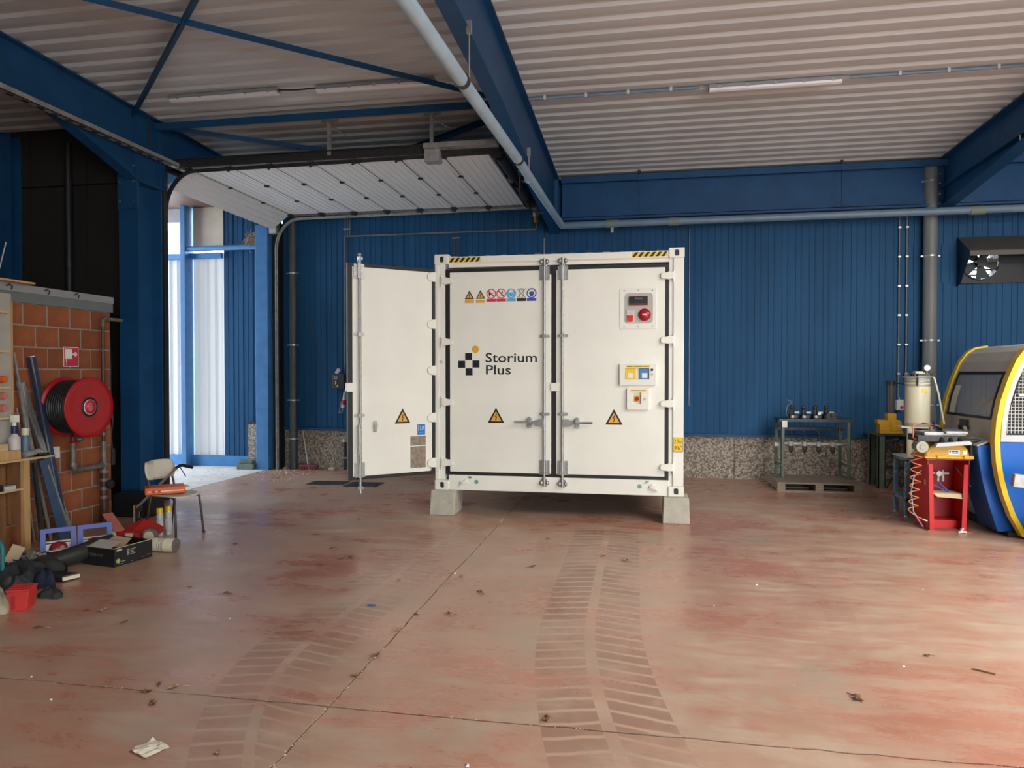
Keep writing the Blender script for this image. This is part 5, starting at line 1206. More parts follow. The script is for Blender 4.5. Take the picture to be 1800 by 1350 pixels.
# fire hose reel
hr = thing('fire_hose_reel', 'red fire hose reel with coiled black hose on the brick partition', 'hose reel', (-6.14, 6.65, 1.385))
AX = (1, -.06, 0)
MB().lathe([(.0, .075), (.31, .075), (.318, .085), (.31, .095), (.0, .095)], (0, 0, 0), AX, 48).build('rear_disc', M_red, hr)
MB().lathe([(.12, .37), (.27, .375), (.315, .385), (.322, .397), (.315, .405), (.26, .398), (.11, .395), (.0, .395)], (0, 0, 0), AX, 56).build('front_disc', M_red, hr)
a = Vector(AX).normalized(); u = a.orthogonal().normalized(); v = a.cross(u)
for lay, rr in enumerate((.245, .272)):
    pts = []; turns = 8
    for k in range(turns * 28 + 1):
        t = k / (turns * 28); an = t * turns * 2 * PI; pts.append(a * (.115 + .235 * t) + (u * math.cos(an) + v * math.sin(an)) * rr)
    MB().tube(pts, .0155, 8).build('hose_coil', M_hose, hr)
MB().lathe([(.23, .095), (.23, .37)], (0, 0, 0), AX, 32).build('drum', M_black, hr)
MB().cyl((0, 0, 0), a * .10, .05, n=16).box(0, .03, -.08, .08, -.12, .12).build('wall_mount', M_red, hr)
MB().lathe([(.0, .40), (.102, .40), (.106, .396), (.106, .39)], (0, 0, 0), AX, 32).build('hub_cap', M_black, hr)
MB().lathe([(.0, .4035), (.080, .4035), (.080, .400)], (0, 0, 0), AX, 32).build('hub_sticker_rim', M_wst, hr)
MB().lathe([(.0, .4055), (.074, .4055), (.074, .4035)], (0, 0, 0), AX, 32).build('hub_sticker', M_rst, hr)
mb = MB()
for z, w in ((.038, .022), (.026, .032), (.008, .044), (-.006, .044), (-.016, .036), (-.026, .030), (-.036, .02)):
    y = -w
    while y < w - .004:
        l = random.uniform(.006, .012); mb.box(.4050, .4100, y - .024, min(y + l, w) - .024, z, z + (.005 if abs(z - .008) < .001 else .0015)); y += l + .003
mb.build('sticker_print', M_wst, hr)
# riser pipe with valves
hp = thing('water_riser', 'old iron water pipe with valves and elbow feeding the hose reel', 'pipe', (-6.08, 7.22, 0))
MB().cyl((0, 0, 0), (0, 0, .62), .045, n=16).build('riser', M_copper, hp)
for z, r in ((.40, .055), (.50, .06), (.60, .055), (.30, .05), (.68, .05)): MB().cyl((0, 0, z), (0, 0, z + .035), r, n=14).build('coupling', M_oxpipe, hp)
MB().cyl((0, 0, .60), (0, 0, .95), .032, n=14).build('riser', M_oxpipe, hp)
MB().cyl((.05, 0, .47), (.10, -.02, .47), .012, n=8).lathe([(.045, -.01), (.055, 0), (.045, .01)], (.10, -.02, .47), (1, -.2, 0), 16).build('hand_wheel', M_black, hp)
MB().cyl((0, 0, .95), (0, 0, 2.30), .021, n=12).build('riser', M_copper, hp)
MB().tube([(0, 0, 2.28), (0, .0, 2.35), (0, .03, 2.37), (0, .30, 2.37)], .021, 10).build('bend', M_oxpipe, hp)
for z, r in ((.86, .034), (.93, .038), (1.03, .034), (1.10, .032), (1.20, .03)): MB().cyl((0, 0, z), (0, 0, z + .03), r, n=12).build('fitting', M_oxpipe, hp)
MB().box(-.02, .02, -.03, .03, 2.0, 2.02).build('pipe_clip', M_galv, hp)
MB().tube([(.0, 0, .66), (.0, -.03, .685), (0, -.40, .685), (0, -.44, .70), (0, -.45, .74), (0, -.45, 1.0)], .030, 12).build('branch_pipe', M_oxpipe, hp)
MB().cyl((0, -.43, .685), (0, -.39, .685), .042, n=12).cyl((0, -.45, .73), (0, -.45, .77), .042, n=12).cyl((0, -.06, .685), (0, -.02, .685), .042, n=12).build('elbow', M_oxpipe, hp)
MB().box(.0, .05, -.49, -.41, 1.05, 1.12).cyl((0, -.45, 1.0), (0, -.45, 1.16), .028, n=10).build('ball_valve', mat('dark_red_valve', (.16, .01, .02), .5), hp)
MB().box(.02, .04, -.53, -.40, .985, 1.0).build('valve_lever', M_red, hp)
MB().cyl((0, -.45, 1.16), (0, -.45, 1.26), .016, n=8).cyl((.02, -.40, 1.02), (.06, -.38, 1.02), .02, n=8).build('brass_nipple', M_galv, hp)
MB().tube([(-.0, -.02, 1.22), (.03, -.12, 1.12), (.03, -.25, 1.07), (.03, -.35, 1.08)], .014, 8).build('short_hose', M_black, hp)
# fire sign and note
sg = thing('fire_hose_sign', 'red and white fire hose sign on the bricks above the reel', 'sign', (-6.155, 6.835, 1.815))
MB().box(0, .004, -.105, .105, 0, .215).build('sign_board', M_wst, sg)
MB().box(.004, .0055, -.098, .098, .007, .208).build('sign_field', M_rst, sg)
MB().box(.0055, .007, -.085, .01, .085, .195).box(.0055, .007, .01, .045, .131, .145).box(.0055, .007, -.072, -.062, .045, .088).box(.0055, .007, -.072, -.063, .022, .036).box(.0055, .007, -.088, .014, .082, .090).box(.0055, .007, -.088, .014, .190, .198).build('hose_pictogram', M_wst, sg)
MB().prism(disc(.058, .138, .023, 16), YZ(0), .0055, .007).build('nozzle_pictogram', M_wst, sg)
mb = MB()
for dy, dz_ in ((-.007, -.007), (.007, -.007), (-.007, .007), (.007, .007)): mb.prism(disc(.058 + dy, .138 + dz_, .004, 8), YZ(0), .007, .0076)
mb.build('nozzle_holes', M_rst, sg)
nt_ = thing('paper_note', 'white printed note stuck on the bricks beside the blue profile', 'note', (-6.155, 6.60, .835))
MB().box(0, .002, -.06, .07, 0, .12).build('sheet', M_paper, nt_); mb = MB()
for k in range(8): mb.box(.002, .0024, -.045, -.045 + random.uniform(.04, .10), .015 + k * .012, .018 + k * .012)
mb.build('print_lines', M_lgrey, nt_)
# shelf unit
sh = thing('wooden_shelf', 'narrow pine shelf unit against the bricks at the left edge', 'shelf', (-5.98, 5.6, 0))
for y in (.40, -.9): MB().box(-.005, .04, y, y + .07, 0, .885).build('post', M_wood, sh, bevel=.003)
MB().box(-.16, .045, -1.0, .40, .885, .905).box(-.045, .045, .40, .76, .885, .905).build('shelf_board', M_woodl, sh, bevel=.003)
MB().box(-.16, .03, -1.0, .40, .60, .618).build('shelf_board', M_woodl, sh, bevel=.003)
for a, b in ((.16, .38), (-.05, .155), (-.26, -.055), (-.6, -.265)): MB().box(-.165, -.15, a, b, .02, .885).build('back_board', M_wooddk, sh)
MB().box(-.16, -.01, .40, .42, .25, .885).build('end_board', M_wooddk, sh)
bd = thing('tool_board', 'pale board with small ledges standing on the pine shelf at left edge', 'board', (-6.11, 5.4, .906))
MB().box(-.01, .012, -.7, .63, 0, 1.62).build('board_panel', mat('grey_white_board', (.42, .39, .33), .7, var=.08), bd)
MB().box(-.012, .016, .622, .645, 0, 1.55).build('edge_strip', M_wood, bd)
for z in (1.42, 1.04, .69, .39): MB().box(.012, .06, .30, .57, z, z + .022).build('ledge', M_woodl, bd)
for z, m in ((.78, M_orange), (.50, M_pink), (.62, M_pink)): MB().cyl((.02, .50, z), (.07, .50, z), .035, n=10).build('hung_tool', m, bd)
tag(MB().box(-.10, .12, -.5, .42, 0, .018).build('loose_plank', M_wood), 'thin brown plank lying over the top of the brick partition at left', 'plank').location = (-6.12, 5.8, 2.638)
tag(MB().cyl((0, 0, 0), (.04, .08, .42), .006, n=6).build('thin_rod', M_lgrey), 'thin pale rod sticking up behind the brick partition at left', 'rod').location = (-6.3, 6.06, 2.64)
def bottle(loc, label, body, cap, r=.055, h=.16, cw=.025):
    o = thing('bottle', label, 'bottle', loc); MB().lathe([(r * .95, 0), (r, .01), (r, h), (r * .9, h * 1.06), (cw, h * 1.18), (cw, h * 1.24)], (0, 0, 0), (0, 0, 1), 20).build('bottle_body', body, o)
    MB().cyl((0, 0, h * 1.24), (0, 0, h * 1.62), cw + .005, n=14).build('bottle_cap', cap, o); return o
ob = bottle((-6.02, 5.975, .906), 'white plastic bottle with navy cap on the pine shelf', mat('bottle_white', (.60, .56, .54), .4, var=.05), M_navy, .052, .20)
MB().cyl((0, 0, .325), (.0, 0, .36), .018, n=10).box(-.015, .03, -.03, .03, .36, .43).build('spout_cap', M_wst, ob)
bottle((-6.02, 6.10, .906), 'blue labelled glue bottle with cream top next to the white bottle', mat('bottle_slate', (.10, .17, .23), .4), M_cream, .036, .18, .028)
for i, (y, m, s, lb) in enumerate(((5.82, M_wood, (.07, .16, .09), 'pine wood offcut at the left end of the shelf'), (5.78, M_woodl, (.06, .09, .07), 'pale wood block lying on the pine offcut'))):
    o = tag(MB().box(-s[0], s[0], -s[1], s[1], 0, s[2]).build('wood_block', m, bevel=.004), lb, 'wood block'); o.location = (-6.02, y - (.02 if i else 0), .906 + (.0905 if i else 0))
tr = thing('wire_tray', 'small tray of dark fittings on the pine shelf', 'tray', (-6.04, 6.02, .906)); tr.location = (-6.02, 6.25, .906)
MB().box(-.07, .07, -.07, .07, 0, .01).box(-.07, .07, -.07, -.062, 0, .03).box(.062, .07, -.07, .07, 0, .03).build('tray_body', M_darksteel, tr); MB().cyl((-.02, -.03, .03), (.05, .02, .045), .02, n=10).box(-.04, 0, 0, .05, .01, .04).build('fittings', M_galvdull, tr)
tag(MB().cyl((0, -.09, 0), (0, .09, .02), .03, n=12).build('cartridge', M_galvdull), 'grey sealant cartridge lying at the end of the shelf', 'cartridge').location = (-5.99, 6.14, .936 + .0)
for i, (y, m, lb) in enumerate(((5.72, M_black, 'dark tin on the lower board of the pine shelf'), (5.86, M_lgrey, 'grey stack of cards on the lower board of the pine shelf'))):
    tag(MB().box(-.05, .05, -.06, .06, 0, .06 - .02 * i).build('small_box', m, bevel=.004), lb, 'box').location = (-6.0, y, .6185)
# long stock leaning on the bricks
def lean(top, bot, w, h, m, label, cat='profile', kind='leaning_profile', channel=False, up=(1, 0, 0)):
    t = Vector(top); b = Vector(bot); o = thing(kind, label, cat, tuple(b), group='long stock leaning on the bricks')
    mb = MB(); d = (t - b)
    if channel:
        side = d.normalized().cross(Vector(up)).normalized()
        mb.bar((0, 0, 0), d, w, .006, up); n = side.cross(d.normalized())
        for s in (-1, 1): mb.bar(side * s * (w / 2) + n * (-h / 2), d + side * s * (w / 2) + n * (-h / 2), .005, h, up)
    else: mb.bar((0, 0, 0), d, w, h, up)
    mb.build('profile_body', m, o); return o, d
o, d = lean((-6.12, 6.28, 1.91), (-5.99, 6.56, .01), .062, .05, M_profblue, 'tallest leaning navy blue profile with bright edge')
MB().bar(Vector((.028, -.030, 0)), d + Vector((.028, -.030, 0)), .012, .012, (1, 0, 0)).build('bright_edge', M_galv, o); MB().bar(d, d * 1.004, .05, .05).build('white_end', M_wst, o)
lean((-6.10, 6.15, 1.65), (-5.965, 6.62, .01), .060, .04, M_galv, 'galvanised steel channel leaning between navy profile and thin bars', channel=True)
lean((-6.13, 6.085, 1.95), (-6.04, 6.33, .01), .022, .02, M_bar, 'thin steel bar leaning closest to the pale tool board', 'bar', 'leaning_bar')
lean((-6.12, 6.12, 1.72), (-6.03, 6.41, .01), .03, .012, M_bar, 'flat steel strip leaning beside the pale tool board', 'bar', 'leaning_bar')
lean((-6.09, 6.16, 1.62), (-6.05, 6.29, .01), .016, .016, M_bar, 'slim steel rod leaning crosswise behind the bottles', 'bar', 'leaning_bar')
lean((-6.09, 6.075, 1.40), (-6.06, 6.24, .01), .012, .012, M_galvdull, 'short bright rod leaning just behind the shelf post', 'bar', 'leaning_bar')
lean((-6.00, 6.30, .86), (-5.93, 6.48, .01), .10, .012, M_sheetblue, 'blue steel strip leaning low behind the shelf post', 'strip', 'leaning_strip', up=(.9, -.3, .2))
lean((-5.985, 6.33, .80), (-5.90, 6.54, .01), .018, .018, M_bar, 'short grey bar leaning on top of the blue strip', 'bar', 'leaning_bar')
lean((-6.02, 6.20, .84), (-5.95, 6.22, .01), .035, .03, M_darksteel, 'dark steel bar standing beside the shelf post', 'bar', 'leaning_bar')
# trailer light board
lb = thing('trailer_light_board', 'violet blue twin frame with two round red lamps by the leaning profiles', 'light board', (-5.24, 5.98, 0), math.radians(47)); lb.scale = (1.16, 1.1, 1.04); lb.location = (-5.29, 5.93, 0)
for x0 in (-.255, .005):
    mb = MB(); k = .05
    fn = lambda u, v, t: (u, t + v * .22 - .03, v)
    ring(mb, [(x0, .0), (x0 + .25, 0), (x0 + .25, .27), (x0, .27)], [(x0 + .038, .038), (x0 + .212, .038), (x0 + .212, .232), (x0 + .038, .232)], fn, 0, .025)
    f = mb.build('frame', M_lampblue, lb)
    MB().add([fn(x0 + .04, .05, .028), fn(x0 + .21, .05, .028), fn(x0 + .21, .13, .028), fn(x0 + .04, .13, .028)], [(0, 1, 2, 3)]).build('reflector_plate', M_galvdull, f)
    MB().bar(fn(x0 + .04, .15, .02), fn(x0 + .21, .15, .02), .015, .012).build('cross_bar', M_lgrey, f)
    MB().lathe([(.066, 0), (.062, .022), (.04, .034), (0, .038)], fn(x0 + .125, .085, .02), (0, -1, .22), 22).build('lamp_lens', M_lampred, f)
# black printed carton
bx = thing('printed_carton', 'open black printed carton on the floor in front of the brick wall', 'box', (-4.64, 5.62, 0), math.radians(-9.7 + 0))
bxm = mat('black_carton', (.011, .012, .013), .5)
L_, W_, H_ = .42, .37, .165
mb = MB().box(-W_, 0, 0, L_, 0, .005).box(-.005, 0, 0, L_, 0, H_).box(-W_, -W_ + .005, 0, L_, 0, H_).box(-W_, 0, 0, .005, 0, H_).box(-W_, 0, L_ - .005, L_, 0, H_); mb.build('carton_body', bxm, bx)
MB().box(-.006, .001, 0, L_, H_ - .001, H_ + .004).box(-W_, 0, -.001, .006, H_ - .001, H_ + .003).build('raw_edge', M_card, bx)
MB().box(-W_ + .006, -.006, .006, L_ - .006, .005, .10).build('contents', mat('brown_paper_fill', (.10, .06, .035), .9, var=.3, vscale=15), bx)
MB().add([(-W_, .02, H_), (-.05, .01, H_ + .0), (-.06, .14, H_ + .035), (-W_ + .02, .16, H_ + .03)], [(0, 1, 2, 3)]).build('grey_sheet', M_lgrey, bx)
MB().add([(-W_ + .02, .17, H_ - .02), (-.04, .12, H_ - .02), (-.03, .22, H_ + .05), (-W_ + .08, .26, H_ + .045)], [(0, 1, 2, 3)]).build('card_flap', M_card, bx)
TS = lambda y, z: Matrix(((0, 0, 1, .0012), (1, 0, 0, y), (0, 1, 0, z), (0, 0, 0, 1)))       # text on the long side
TE = lambda x, z: Matrix(((1, 0, 0, x), (0, 0, -1, -.0012), (0, 1, 0, z), (0, 0, 0, 1)))    # text on the short end
ptx = mat('carton_print', (.45, .45, .42), .6)
text_mesh('TOPROCK', .036, TE(-W_ + .07, .085), 'brand_lettering', mat('carton_print_dim', (.16, .15, .15), .6), bx, xs=1.0)
mb = MB().box(0, .0015, .03, .085, H_ - .028, H_ - .012)
for k in range(4): mb.box(0, .0015, .14, .165, .125 - k * .015, .133 - k * .015).box(0, .0015, .175, .175 + random.uniform(.03, .06), .126 - k * .015, .130 - k * .015)
mb.box(0, .0015, .08, .12, .035, .039).box(0, .0015, .36, .40, .030, .034).box(0, .0015, .30, .33, .026, .029).box(0, .0015, .05, .10, .016, .018).box(0, .0015, .19, .20, .014, .02)
mb.build('carton_print', ptx, bx)
MB().prism(disc(.045, .048, .021, 18), YZ(0), 0, .0015).build('green_mark', mat('green_round_mark', (.30, .42, .12), .5), bx)
MB().add([(-W_ - .06, .05, .10), (-W_ - .0, .0, .12), (-W_ + .02, -.01, .06), (-W_ - .02, .02, .04)], [(0, 1, 2, 3)]).build('torn_card', M_card, bx)
# white roll
rl = thing('paper_roll', 'cream roll with string bands lying beside the black carton', 'roll', (-4.60, 6.21, .068), math.radians(3))
MB().cyl((-.12, 0, 0), (.155, .0, 0), .066, n=26).build('roll_body', M_cream, rl)
for x in (-.005, .012, .03, .045): MB().cyl((x - .003, 0, 0), (x + .003, 0, 0), .0685, n=26).build('band', mat('twine_grey', (.35, .31, .25), .8), rl)
MB().cyl((.150, 0, 0), (.158, 0, 0), .068, n=26).build('roll_rim', M_oxpipe, rl)
# red floor jack / dolly
rd = thing('trolley_jack', 'red wedge shaped trolley jack with grey wheels beside the spray cans', 'jack', (-5.17, 6.60, 0), math.radians(12))
MB().add([(-.22, -.12, .05), (.22, -.14, .06), (.22, .12, .06), (-.20, .14, .05), (-.22, -.12, .09), (.0, -.10, .115), (.22, -.14, .10), (.02, .16, .21), (-.20, .14, .10), (.22, .12, .11)],
     [(0, 1, 2, 3), (0, 4, 5, 6, 1), (4, 8, 7, 5), (5, 7, 9, 6), (1, 6, 9, 2), (2, 9, 7, 8, 3), (3, 8, 4, 0)]).build('jack_body', mat('jack_red', (.42, .022, .015), .5, var=.12), rd)
MB().cyl((.20, -.17, .075), (.20, -.13, .075), .075, n=24).build('wheel', mat('worn_grey_tyre', (.16, .155, .14), .7), rd); MB().cyl((.20, -.178, .075), (.20, -.17, .075), .052, n=20).build('wheel_hub', M_cream, rd)
MB().cyl((-.19, -.16, .08), (-.19, -.13, .08), .042, n=18).build('wheel', M_cream, rd); MB().cyl((-.19, -.165, .08), (-.19, -.16, .08), .012, n=10).build('axle', M_black, rd)
MB().box(-.055, .02, -.145, -.12, .06, .10).build('label_plate', M_cream, rd); MB().box(.05, .11, -.155, -.13, .055, .105).build('lug', M_boxred, rd)
tag(MB().bar((0, 0, 0), (.36, -.26, -.12), .10, .006, (.3, -.3, 1)).build('flat_plate', M_pink), 'faded pink metal plate propped behind the red trolley jack', 'plate').location = (-5.64, 6.74, .235)
# spray cans
def can(loc, label, h=.27, r=.033):
    o = thing('spray_can', label, 'spray can', loc, group='spray cans by the column')
    MB().cyl((0, 0, 0), (0, 0, h * .80), r, n=22).build('can_body', M_canw, o); MB().lathe([(r, h * .80), (r * .96, h * .82)], (0, 0, 0), (0, 0, 1), 22).build('can_rim', M_galv, o)
    MB().lathe([(r * 1.0, h * .815), (r * 1.0, h * .98), (r * .9, h), (0, h)], (0, 0, 0), (0, 0, 1), 22).build('can_cap', M_yellow, o)
    MB().box(-r * .5, r * .5, -r - .0012, -r * .75, h * .2, h * .55).build('can_print', M_lgrey, o)
can((-5.06, 6.81, 0), 'front can of the two touching yellow capped spray cans', .30); can((-5.02, 6.90, 0), 'rear can of the two touching yellow capped spray cans', .31); can((-5.53, 7.05, 0), 'single yellow capped spray can left of the chair, partly hidden', .27)
# hand pump left of chair with long lever
hpmp = thing('hand_pump', 'black hand pump with long lever resting across the orange case', 'tool', (-5.37, 6.90, 0), math.radians(3))
MB().box(-.10, .12, -.07, .07, 0, .03).cyl((0, 0, .03), (0, 0, .10), .05, n=14).build('pump_base', M_black, hpmp)
MB().box(-.035, -.01, -.03, .0, .03, .30).box(-.03, .02, -.03, .02, .24, .30).build('pump_handle', M_darksteel, hpmp)
MB().bar((-.02, -.02, .28), (.42, -.02, .70), .022, .02).bar((.42, -.02, .70), (.455, -.02, .735), .03, .03).build('lever', M_bar, hpmp)
MB().tube([(.44, -.02, .72), (.48, -.02, .745), (.52, -.02, .75), (.63, -.02, .73)], .017, 10).build('grip', M_black, hpmp)
MB().tube([(.48, -.02, .735), (.52, -.02, .68), (.55, -.02, .63)], .005, 6).build('trigger', M_darksteel, hpmp)
MB().tube([(.06, 0, .10), (.12, -.02, .20), (.08, -.06, .24), (.02, -.08, .10), (.10, -.10, .03)], .012, 8).build('hose', M_black, hpmp)
# school chair
chx = thing('school_chair', 'old school chair with cream plastic seat and brown tube legs', 'chair', (-4.92, 6.88, 0), math.radians(-8))
def shell(pts_fn, nu, nv, th):
    mb = MB(); vs = []
    for s in (0, 1):
        for i in range(nu + 1):
            for j in range(nv + 1): p, nr = pts_fn(i / nu, j / nv); vs.append(Vector(p) - Vector(nr) * th * s)
    N = (nu + 1) * (nv + 1); f = []
    for i in range(nu):
        for j in range(nv):
            q = i * (nv + 1) + j; f += [(q, q + 1, q + nv + 2, q + nv + 1), (N + q, N + q + nv + 1, N + q + nv + 2, N + q + 1)]
    def edge(a, b): f.append((a, b, b + N, a + N))
    for i in range(nu): edge(i * (nv + 1) + nv, (i + 1) * (nv + 1) + nv); edge((i + 1) * (nv + 1), i * (nv + 1))
    for j in range(nv): edge(j + 1, j); edge(nu * (nv + 1) + j, nu * (nv + 1) + j + 1)
    return mb.add(vs, f, True)
def sq(u, v, k=.45):     # square to rounded square
    a, b = 2 * u - 1, 2 * v - 1; return a * math.sqrt(1 - k * b * b / 2), b * math.sqrt(1 - k * a * a / 2)
def seatf(u, v):
    a, b = sq(u, v); return (a * .20, b * .19, .455 - .012 * (1 - a * a) * (1 - b * b) - .02 * max(0, a) ** 3), (0, 0, 1)
shell(seatf, 10, 10, .014).build('seat', M_skin, chx)
def backf(u, v):
    a, b = sq(u, v, .5); return (-.235 + .035 * b * b - .02 * a, b * .205, .70 + a * .105), (1, 0, 0)
shell(backf, 8, 10, .014).build('backrest', M_skin, chx)
lgm = mat('brown_tube', (.045, .022, .02), .4)
for s in (-1, 1):
    MB().tube([(.19, s * .20, 0), (.17, s * .185, .25), (.155, s * .175, .40), (.12, s * .17, .435), (.0, s * .165, .437), (-.14, s * .16, .437)], .0115, 10).build('leg', lgm, chx)
    MB().tube([(-.25, s * .19, 0), (-.20, s * .175, .25), (-.165, s * .17, .43), (-.19, s * .17, .55), (-.25, s * .17, .74)], .0115, 10).build('leg', lgm, chx)
    for x in (.19, -.25): MB().cyl((x, s * (.20 if x > 0 else .19), 0), (x, s * (.20 if x > 0 else .19), .022), .014, n=10).build('foot_cap', M_black, chx)
MB().tube([(-.165, -.17, .425), (-.165, .17, .425)], .010, 8).tube([(.12, -.17, .425), (.12, .17, .425)], .010, 8).build('cross_tube', lgm, chx)
oc = thing('tool_case', 'flat orange case lying on the school chair', 'case', (-5.03, 6.86, .457), math.radians(40))
MB().box(-.20, .19, -.115, .115, 0, .075).build('case_body', M_orange, oc, bevel=.01)
MB().box(-.17, .17, -.1165, -.115, .028, .040).box(.19, .1915, -.10, .08, .02, .035).build('white_print', mat('worn_white_print', (.75, .68, .60), .7), oc)
MB().box(-.14, -.10, -.12, -.112, .02, .05).box(-.08, -.05, -.12, -.112, .02, .05).build('latch', mat('dark_orange', (.40, .05, .01), .5), oc)
MB().box(.19, .23, -.06, .11, .05, .056).box(.2, .25, -.02, .02, .04, .046).build('protruding_paper', M_paper, oc)
# boots
def boot(name, label, pts, rad, flat, loc, m=M_boot, opening=True):
    o = thing(name, label, 'boot', loc); mb = MB().tube(pts, rad, 18, caps=not opening)
    for v in mb.v: v.z = v.z * flat
    mb.build('boot_shaft', m, o)
    if opening:
        p = Vector(pts[0]); d = (p - Vector(pts[1])).normalized(); q = MB().cyl(p - d * .05, p - d * .046, rad[0] * .95, n=18)
        for v in q.v: v.z *= flat
        q.build('boot_opening_shade', M_black, o)  # black disc stands in for the shade down the shaft
    return o
b1 = boot('rubber_boot', 'black rubber boot lying with its shaft towards the black carton', [(.10, .60, .12), (.06, .42, .115), (.02, .22, .10), (-.03, .04, .085), (-.10, -.08, .07), (-.20, -.12, .055), (-.27, -.13, .05)], [.088, .083, .078, .072, .062, .05, .035], 1.0, (-5.06, 5.38, 0), opening=False)
MB().box(-.28, -.05, -.19, -.06, 0, .02).build('boot_sole', M_boot, b1, bevel=.01)
b2 = boot('rubber_boot', 'black rubber boot lying with its open top facing the viewer', [(.08, -.10, .085), (.0, -.04, .085), (-.14, .06, .085), (-.28, .16, .075), (-.36, .22, .06)], [.105, .10, .09, .07, .045], .82, (-4.97, 5.32, 0))
tag(MB().prism([(-.17, -.05), (.15, -.06), (.20, .07), (-.15, .08)], lambda u, v, t: (u, v, t), 0, .055).build('rubber_mat', M_boot, bevel=.012), 'folded black rubber piece with pale edge lying before the boots', 'rubber mat').location = (-4.88, 5.20, 0)
MB().bar((.152, -.062, .028), (.202, .068, .028), .006, .03).build('pale_edge', M_cream, bpy.data.objects['rubber_mat'])
# jacket heap and rags
def heap(name, label, cat, c, sx, sy, sz, m, seed, n=16):
    rnd = random.Random(seed); mb = MB(); vs = []; f = []
    ph = [rnd.uniform(0, 6.28) for _ in range(6)]
    for i in range(n + 1):
        for j in range(n * 2):
            t = i / n; a = 2 * PI * j / (n * 2); r = math.sin(t * PI / 2)
            w = 1 + .16 * math.sin(3 * a + ph[0]) + .10 * math.sin(5 * a + ph[1] + 3 * t) + .06 * math.sin(9 * a + ph[2])
            z = sz * (1 - t ** 2.2) * (1 + .25 * math.sin(4 * a + 7 * t + ph[3])) + .012 * math.sin(11 * a + 9 * t + ph[4]) * (1 - t)
            vs.append((sx * r * w * math.cos(a), sy * r * w * math.sin(a), max(0.001, z)))
    for i in range(n):
        for j in range(n * 2): k = n * 2; f.append((i * k + j, i * k + (j + 1) % k, (i + 1) * k + (j + 1) % k, (i + 1) * k + j))
    o = mb.add(vs, f, True).build(name, m); o.location = c; return tag(o, label, cat)
heap('work_jacket', 'crumpled dark work jacket heaped beside the boots', 'jacket', (-5.05, 5.03, 0), .26, .22, .15, M_cloth, 5)
heap('folded_cloth', 'navy cloth bundle on the edge of the dark jacket', 'cloth', (-4.79, 5.02, 0), .085, .08, .12, mat('navy_cloth', (.014, .02, .045), .9, bump=.4, bscale=20), 8, 10)
heap('knee_strap', 'small black strap heap behind the red toolbox', 'strap', (-4.52, 4.80, 0), .10, .06, .06, M_cloth, 9, 10)
heap('work_gloves', 'pale khaki work gloves beside the red toolbox at the left edge', 'gloves', (-4.66, 4.42, 0), .13, .10, .15, M_cloth2, 12, 12)
heap('grey_rag', 'grey rag lying behind the red toolbox', 'rag', (-4.87, 4.80, 0), .16, .10, .12, mat('grey_cloth', (.06, .062, .065), .9, bump=.4, bscale=18), 15, 12)
rt = thing('red_toolbox', 'small red plastic toolbox with ribbed lid at the left edge', 'toolbox', (-4.52, 4.53, 0), math.radians(25)); rt.scale = (.80, .80, .85)
MB().prism([(-.075, 0), (.075, 0), (.09, .165), (-.09, .165)], lambda u, v, t: (u, t, v), -.09, .12).build('box_body', M_boxred, rt, bevel=.006)
MB().box(-.095, .095, -.095, .125, .165, .185).build('lid', M_boxred, rt, bevel=.004)
for y in (-.06, 0, .06): MB().box(-.08, .08, y, y + .03, .185, .193).build('lid_rib', M_boxred, rt, bevel=.003)
MB().box(-.05, -.02, -.098, -.09, .02, .13).build('latch', mat('dark_latch_red', (.35, .02, .02), .5), rt)
# odds and ends along the shelf foot
tc_ = thing('teal_clamp', 'teal plastic handle tool at the left edge of the floor', 'tool', (-5.10, 4.92, 0))
MB().tube([(-.10, 0, .02), (-.10, 0, .32), (-.08, 0, .37), (-.04, 0, .385), (.0, 0, .37), (.02, 0, .32), (.015, 0, .10)], .017, 10).build('handle_loop', M_teal, tc_); MB().box(-.01, .035, -.02, .02, .0, .11).build('white_tip', M_wst, tc_)
cbx = thing('cardboard_flaps', 'stack of loose cardboard flaps standing at the foot of the shelf', 'cardboard', (-5.50, 5.30, 0), math.radians(40))
for k, (x, t, h) in enumerate(((-.10, .25, .30), (-.02, -.3, .24), (.03, .5, .20))): MB().bar((x, k * .03, 0), (x + t * .2, k * .03 + .04, h), .10, .006, (0, 1, 0)).build('flap', M_card, cbx)
bw_ = thing('parts_bowl', 'dark round bowl full of small metal parts on the floor', 'bowl', (-5.42, 5.55, 0))
MB().lathe([(.10, 0), (.145, .02), (.155, .09), (.148, .09), (.135, .03), (.0, .02)], (0, 0, 0), (0, 0, 1), 26).build('bowl_body', mat('navy_steel', (.02, .035, .06), .4), bw_)
mb = MB()
for k in range(60):
    a = random.uniform(0, 6.28); r = random.uniform(0, .12); p = Vector((r * math.cos(a), r * math.sin(a), .07 + random.uniform(0, .04))); q = Vector((random.gauss(0, 1), random.gauss(0, 1), random.gauss(0, .4))).normalized() * .022
    mb.bar(p - q, p + q, .012, .010)
o = mb.build('metal_bits', M_galvdull, bw_); o['kind'] = 'stuff'
MB().tube([(.14, -.02, .07), (.19, -.02, .05), (.20, .02, .02)], .012, 8).build('white_handle', M_wst, bw_)
tag(MB().bar((-.18, -.10, .06), (.18, .08, .10), .035, .012).build('white_slat', M_wst), 'white plastic slat lying behind the parts bowl', 'slat').location = (-5.42, 5.78, 0.0)
tag(MB().box(-.08, .08, -.12, .12, 0, .09).build('small_carton', M_card, bevel=.004), 'small cream carton left of the parts bowl', 'carton').location = (-5.40, 5.24, 0)
nb = thing('navy_tin', 'dark navy printed tin tucked behind the boot and black carton', 'tin', (-5.13, 5.78, 0))
